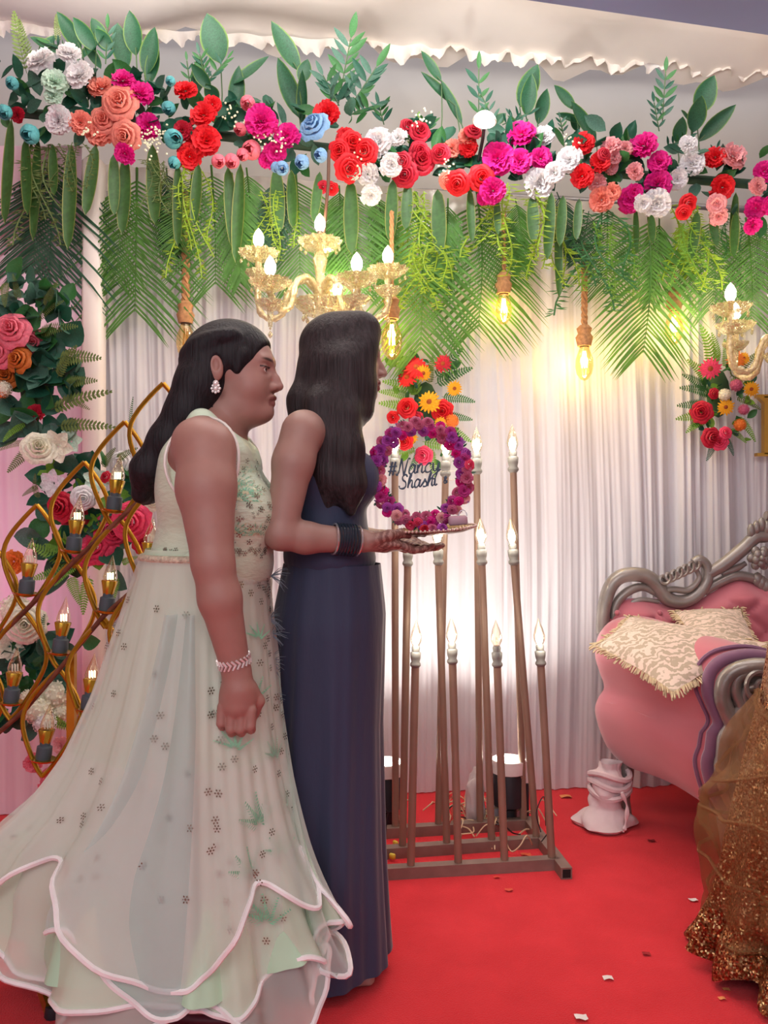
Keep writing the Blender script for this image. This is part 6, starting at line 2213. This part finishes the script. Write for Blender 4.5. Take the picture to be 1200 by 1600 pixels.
# ------------------------------------------------------------------ the tray and what stands on it
TC = Vector((0.128, 2.035, 1.103))
tilt = Matrix.Rotation(-0.075, 3, 'Y') @ Matrix.Rotation(0.05, 3, 'X')
tr = thing('serving_tray', TC, 'thin beaded round tray resting on the hand of the woman in navy', 'tray')
f = MB(); f.lathe([(0.0001, -0.004), (0.07, -0.004), (0.092, 0.002), (0.098, 0.006), (0.096, 0.008), (0.07, 0.0), (0.0001, 0.0)], (0, 0, 0), 40)
f.v = [tuple(TC + tilt @ Vector(v)) for v in f.v]; f.build('dish', mat('antique_pewter_tray', (130, 104, 92), 0.3, 0.7, var=.2), tr)
f = MB()
for i in range(56):
    a = i * 2 * PI / 56; f.ball(TC + tilt @ Vector((0.0975 * math.cos(a), 0.0975 * math.sin(a), 0.008)), 0.0036, 6, 4)
o = f.build('beaded_rim', mat('pearl_bead', (206, 176, 166), 0.3, .3), tr); o['kind'] = 'stuff'

RC = P(657, 741, 2.045)
rg = thing('flower_ring', RC, 'round ring of purple and pink flowers with cut-out lettering, upright on the tray', 'flower ring')
RA, RBb = 0.1085, 0.1150
f = MB(); f.tube([RC + Vector((RA * math.cos(a), 0, RBb * math.sin(a))) for a in np.linspace(0, 2 * PI, 48)[:-1]], 0.008, 8, closed=True); f.build('ring_frame', mat('dark_green_ring', (50, 66, 54), .8), rg)
RO = random.Random(11)
for i in range(74):
    a = i * 2 * PI / 74 * 1.0 + RO.uniform(-.03, .03)
    row = i % 3
    rad = [(-.010), (.004), (.013)][row]
    p = RC + Vector(((RA + rad) * math.cos(a), -0.012 - .006 * (row == 1) + RO.uniform(-.004, .004), (RBb + rad) * math.sin(a)))
    low = math.sin(a) < 0.2
    c = RO.choice(['violet', 'plum', 'magenta', 'violet', 'dusty'] if not low else ['dusty', 'magenta', 'plum', 'violet', 'dusty', 'palepink'] if RO.random() < .95 else ['hotpink'])
    kd = RO.choice(['rose', 'carnation', 'rose'])
    o = flower(kd, c, p, RO.uniform(.013, .0175), rg, Vector((rad * 40 * math.cos(a) + RO.uniform(-.3, .3), -1, rad * 40 * math.sin(a) + RO.uniform(-.3, .3))), name='ring_flower')
for i in range(110):
    a = RO.random() * 2 * PI; rr_ = RO.choice([-.018, .020, .022]); p0 = RC + Vector(((RA + rr_ * .6) * math.cos(a), RO.uniform(-.01, .005), (RBb + rr_ * .6) * math.sin(a)))
    d = Vector((math.cos(a) * rr_ + RO.gauss(0, .008), RO.uniform(-.012, 0), math.sin(a) * rr_ + RO.gauss(0, .008))).normalized()
    leaf(LEAF_NARROW, 'ring_leaf', RO.choice([G1, G9, mat('lilac_filler', (150, 104, 170), .6)]), p0, p0 + d * 0.016, 0.02, rg)

GLY = {
    '#': ([[(.25, 0), (.5, 1.5)], [(.65, 0), (.9, 1.5)], [(.05, .5), (1.0, .5)], [(.15, 1.0), (1.1, 1.0)]], 1.2),
    'N': ([[(-.15, .15), (0, 0), (.15, .3), (.4, 1.6), (.45, 1.6), (.75, .05), (.85, .1), (1.15, 1.5), (1.3, 1.7), (1.45, 1.6)]], 1.35),
    'a': ([[(.7, .85), (.4, 1), (.08, .6), (.1, .1), (.4, .02), (.68, .45), (.78, .95)], [(.78, .95), (.68, .25), (.82, 0), (1.02, .18)]], 1.0),
    'n': ([[(.05, .95), (.08, 0)], [(.1, .5), (.4, .98), (.6, .8), (.58, .2), (.72, 0), (.95, .18)]], .92),
    'c': ([[(.75, .8), (.5, 1), (.1, .6), (.15, .1), (.5, 0), (.88, .25)]], .98),
    'y': ([[(0, .95), (.05, .35), (.3, .05), (.6, .45), (.7, .95)], [(.7, .95), (.62, .1), (.4, -.7), (.08, -.75), (.1, -.45), (.55, -.1), (.95, .2)]], .9),
    'S': ([[(1.0, 1.4), (.75, 1.72), (.35, 1.5), (.4, 1.1), (.8, .75), (.85, .25), (.5, 0), (.05, .1), (-.05, .4)]], 1.1),
    'h': ([[(.05, 0), (.2, 1.2), (.35, 1.75), (.42, 1.6), (.2, .9), (.08, 0)], [(.1, .4), (.42, .95), (.62, .8), (.6, .2), (.74, 0), (.95, .18)]], .92),
    's': ([[(-.05, .1), (.3, .6), (.45, 1.0), (.5, .75), (.72, .4), (.6, .02), (.2, .05)], [(.6, .02), (.9, .18)]], .82),
    'i': ([[(.1, .95), (.08, .2), (.22, 0), (.42, .18)], [(.15, 1.32), (.17, 1.42)]], .4),
    '&': ([[(.9, 0), (.2, 1.1), (.35, 1.5), (.6, 1.2), (.1, .5), (.2, .05), (.6, .1), (.9, .6)]], 1.0)}
M_sign = mat('navy_acrylic', (52, 72, 96), 0.3)


def write(text, px, py, size, ang, Y, mbb):
    x = 0
    ca, sa = math.cos(ang), math.sin(ang)
    for ch in text:
        strokes, adv = GLY[ch]
        for st_ in strokes:
            q = []
            for (u, v) in st_:
                a, b_ = (x + u * .92 + v * .18) * size, v * size
                q.append(P(px + a * ca - b_ * sa, py - (a * sa + b_ * ca), Y))
            q = spline(q, 4) if len(q) > 2 else q
            mbb.tube(q, [0.0020 * (1 + .25 * math.sin(i * .6)) for i in range(len(q))], 6, flat=1.0)
        x += adv * .92
for word, px, py, size in (('#Nancy', 605, 744, 14.2), ('&', 693, 755, 7), ('Shashi', 624, 764, 12.4)):
    f = MB(); write(word, px, py, size, 0.10, 2.04, f)
    o = f.build('lettering', M_sign, rg); o['label'] = 'navy script lettering reading ' + word
for (x0, y0, x1, y1) in [(590, 735, 608, 740), (688, 737, 722, 735), (690, 752, 722, 748)]:
    f = MB(); f.tube([P(x0, y0, 2.043), P(x1, y1, 2.042)], 0.0008, 5)
    f.build('clear_support', M_clear, rg)

# little things lying on the tray
f = MB()
cB = TC + tilt @ Vector((0.052, -0.02, 0.024))
f.box(cB, (0.046, 0.036, 0.022), tilt, 0.004)
o = f.build('trinket_box', mat('pink_trinket', (206, 160, 176), 0.35, alpha=.8)); tag(o, 'small pale pink clear box at the outer end of the tray', 'box')
f = MB(); f.tube([cB + Vector((.012 + .010 * math.cos(a), -.006, .011 + .014 * math.sin(a))) for a in np.linspace(0, PI, 12)], 0.0012, 6); f.build('handle', M_bs, o)
for i, (dx, c, lab) in enumerate([(-.030, 'crimson', 'red bloom lying on the tray nearest the hand'), (-.012, 'dusty', 'dusty pink bloom lying on the tray beside the red bloom'), (.012, 'violet', 'violet bloom lying on the tray in front of the clear box')]):
    p = TC + tilt @ Vector((dx, -0.052, 0.012))
    o = put(FL['rose'][i % 2], 'loose_bloom', pm(c), p, .014, (0.1 * i, -.8, .6), None); tag(o, lab, 'flower', 'loose blooms on the tray')

# ------------------------------------------------------------------ person in gold sequins, cut by the right edge
SX, SY = 1.13, 2.08
sp = thing('person', (SX, SY, 0), 'person in a gold sequinned gown with brown net drape, cut off by the photo edge', 'person')
B = Body()
B.ell((0, 0, 1.20), (0.10, 0.15, 0.15), 0.04); B.ell((0, 0, 1.28), (0.07, 0.17, 0.06), 0.04); B.ell((0, 0, 1.02), (0.10, 0.13, 0.13), 0.05); B.ell((0, 0, .88), (0.125, .165, .13), .05)
for s in (-1, 1): B.ell((0.05, s * 0.06, 1.17), (0.07, .065, .07), .04)
B.chain([(0.02, 0, 1.43), (0, 0, 1.34), (0, 0, 1.29)], [.05, .05, .065], .03)
for s in (-1, 1):
    B.chain([(0, s * .08, .85), (0, s * .08, .45), (0, s * .08, .09)], [.09, .056, .04], .03)
    B.chain([(-.03, s * .08, .045), (.06, s * .085, .03), (.12, s * .09, .022)], [.034, .03, .018], .02)
    B.chain([(0, s * .165, 1.29), (-.02, s * .20, 1.05)], [.05, .038], .02)
    B.chain([(-.02, s * .20, 1.05), (.10, s * .14, .93)], [.038, .026], .015)
    d = Vector((.6, -s * .55, -.15)).normalized(); w0 = Vector((.10, s * .14, .93)); side = Vector((-d.y, d.x, 0))
    B.cone(w0, w0 + d * .07, .024, .026, .012)
    for i in range(4):
        b0 = w0 + d * .075 + side * (.027 - .018 * i); B.chain([b0, b0 + d * .035, b0 + d * .06 + Vector((0, 0, -.015))], [.0095, .0085, .007], .004)
    tb = w0 + d * .02 - side * .02 * s; B.chain([tb, tb + d * .03 + Vector((0, 0, .02)), tb + d * .055 + Vector((0, 0, .024))], [.014, .011, .009], .006)
SH_T = (0.035, 0, 1.49); SH_R = np.array(Matrix.Rotation(0.0, 3, 'Z'))
add_head(B, SH_T, SH_R, 0.98)
def sp_cols(pos):
    c = np.tile(np.array(srgb(164, 116, 98)), (len(pos), 1))
    head_cols(pos, SH_T, SH_R, .98, None, (150, 60, 66), c, lambda x, y, z: ((z > .07) | ((x < .0) & (z > -.09))).astype(float))
    return c
sdf_obj(B, ([(-0.15, 0.24, .0042)], [(-.25, .25, .005)], [(-.01, 1.34, .009), (1.34, 1.62, .0034)]), 'body', M_skin, sp, sp_cols)
H = Body(); H.frame(SH_T, SH_R, .98)
H.ell((-0.012, 0, 0.032), (0.104, 0.084, 0.088), 0.02); H.ell((-0.05, 0, -0.03), (0.06, 0.076, 0.07), 0.03); H.ell((0.112, 0, -0.03), (0.060, 0.09, 0.12), 0.012, '-')
H.ell((-0.115, 0, -0.02), (0.045, 0.05, 0.045), 0.02); H.frame(None)
sdf_obj(H, ([(-0.14, 0.14, .005)], [(-.1, .1, .005)], [(1.36, 1.62, .005)]), 'hair', M_hair, sp)


def sequin_mat():
    m = bpy.data.materials.new('gold_sequin_cloth'); m.use_nodes = True
    N, L = m.node_tree.nodes, m.node_tree.links
    b = N['Principled BSDF']
    tc = N.new('ShaderNodeTexCoord'); vo = N.new('ShaderNodeTexVoronoi'); vo.inputs['Scale'].default_value = 230
    L.new(tc.outputs['Object'], vo.inputs['Vector'])
    cr = N.new('ShaderNodeValToRGB'); L.new(vo.outputs['Color'], cr.inputs[0])
    cr.color_ramp.elements[0].color = srgb(92, 46, 26); cr.color_ramp.elements[0].position = .1
    cr.color_ramp.elements[1].color = srgb(244, 214, 160); cr.color_ramp.elements[1].position = .95
    e = cr.color_ramp.elements.new(.6); e.color = srgb(160, 98, 54)
    L.new(cr.outputs[0], b.inputs['Base Color'])
    b.inputs['Metallic'].default_value = 0.75; b.inputs['Roughness'].default_value = 0.28
    # every sequin tilts its own way
    vs = N.new('ShaderNodeVectorMath'); vs.operation = 'SUBTRACT'; vs.inputs[1].default_value = (.5, .5, .5); L.new(vo.outputs['Color'], vs.inputs[0])
    sc_ = N.new('ShaderNodeVectorMath'); sc_.operation = 'SCALE'; sc_.inputs['Scale'].default_value = 1.5; L.new(vs.outputs[0], sc_.inputs[0])
    ge = N.new('ShaderNodeNewGeometry'); ad = N.new('ShaderNodeVectorMath'); ad.operation = 'ADD'; L.new(ge.outputs['Normal'], ad.inputs[0]); L.new(sc_.outputs[0], ad.inputs[1])
    no = N.new('ShaderNodeVectorMath'); no.operation = 'NORMALIZE'; L.new(ad.outputs[0], no.inputs[0]); L.new(no.outputs[0], b.inputs['Normal'])
    return m


M_sq = sequin_mat()
M_tulle = mat('brown_tulle', (146, 98, 52), 0.7, var=0.1, scale=6, alpha=0.42)
GLX = lambda px, Y: (px - 600) * Y / F_PX - SX


def gold_gown(u, v):
    th = u * 2 * PI; z = lerp(1.30, 0.03, v)
    rx = interp(-z, [-1.30, -1.17, -1.02, -.88, -.70, -.40, -.18, -.03], [0.07, .118, .108, .135, .160, .235, .285, .335])
    ry = interp(-z, [-1.30, -1.17, -1.02, -.88, -.4, -.03], [0.13, .155, .138, .175, .21, .26])
    fo = interp(-z, [-1.3, -.9, -.2, -.03], [0, .01, .05, .09]) * (math.sin(11 * th + 2 * math.sin(2 * th)) + .5 * math.sin(23 * th + 7 * z)) + (0.05 * math.sin(5 * th + z * 40) if z < .2 else 0) * (1 - z / .2)
    return Vector((rx * math.cos(th) * (1 + fo), ry * math.sin(th) * (1 + fo), max(z, .012) + (0.02 * math.sin(9 * th) if z < .1 else 0)))


f = MB(); f.grid(gold_gown, 180, 70, closed=True, uv=False); o = f.build('sequinned_gown', M_sq); o.parent = sp


def tulle(u, v):
    th = u * 2 * PI; z = lerp(0.66, 0.15 - .05 * math.sin(th * 2), v)
    b_ = gold_gown(u, (1.30 - z) / 1.27)
    r = 1.03 + 0.34 * math.sin(PI * min(1, v * 1.1)) ** .8 * (0.5 - .5 * math.cos(th)) + 0.03 * math.sin(9 * th + 14 * v) + .03 * math.sin(22 * v + 3 * math.sin(th * 2))
    return Vector((b_.x * r, b_.y * r, z + .03 * math.sin(3 * th + 8 * v)))


f = MB(); f.grid(tulle, 140, 60, closed=True, uv=False); o = f.build('net_drape', M_tulle); o.parent = sp
f = MB()
for vv, am in ((.02, .0), (.30, .05), (.52, .06), (.72, .05), (1.0, 0)):
    f.tube([tulle(i / 70, min(1, max(0, vv + am * math.sin(i * .25)))) * 1.0 for i in range(70)], 0.005, 5, closed=True)
o = f.build('net_folds', M_tulle); o.parent = sp
f = MB()


def sash(u, v):
    p = spline([(-.17, -.17, .66), (-.24, -.18, .57), (-.17, -.24, .50), (-.02, -.27, .50), (.12, -.25, .66), (.2, -.2, .95)], 6)
    k = u * (len(p) - 1); j = min(len(p) - 2, int(k)); q = p[j].lerp(p[j + 1], k - j)
    return q + Vector((0.03 * math.sin(v * 6), -.02 * math.sin(v * 9), (v - .5) * .10))


f.grid(sash, 40, 10, uv=False); o = f.build('net_sash', M_tulle); o.parent = sp
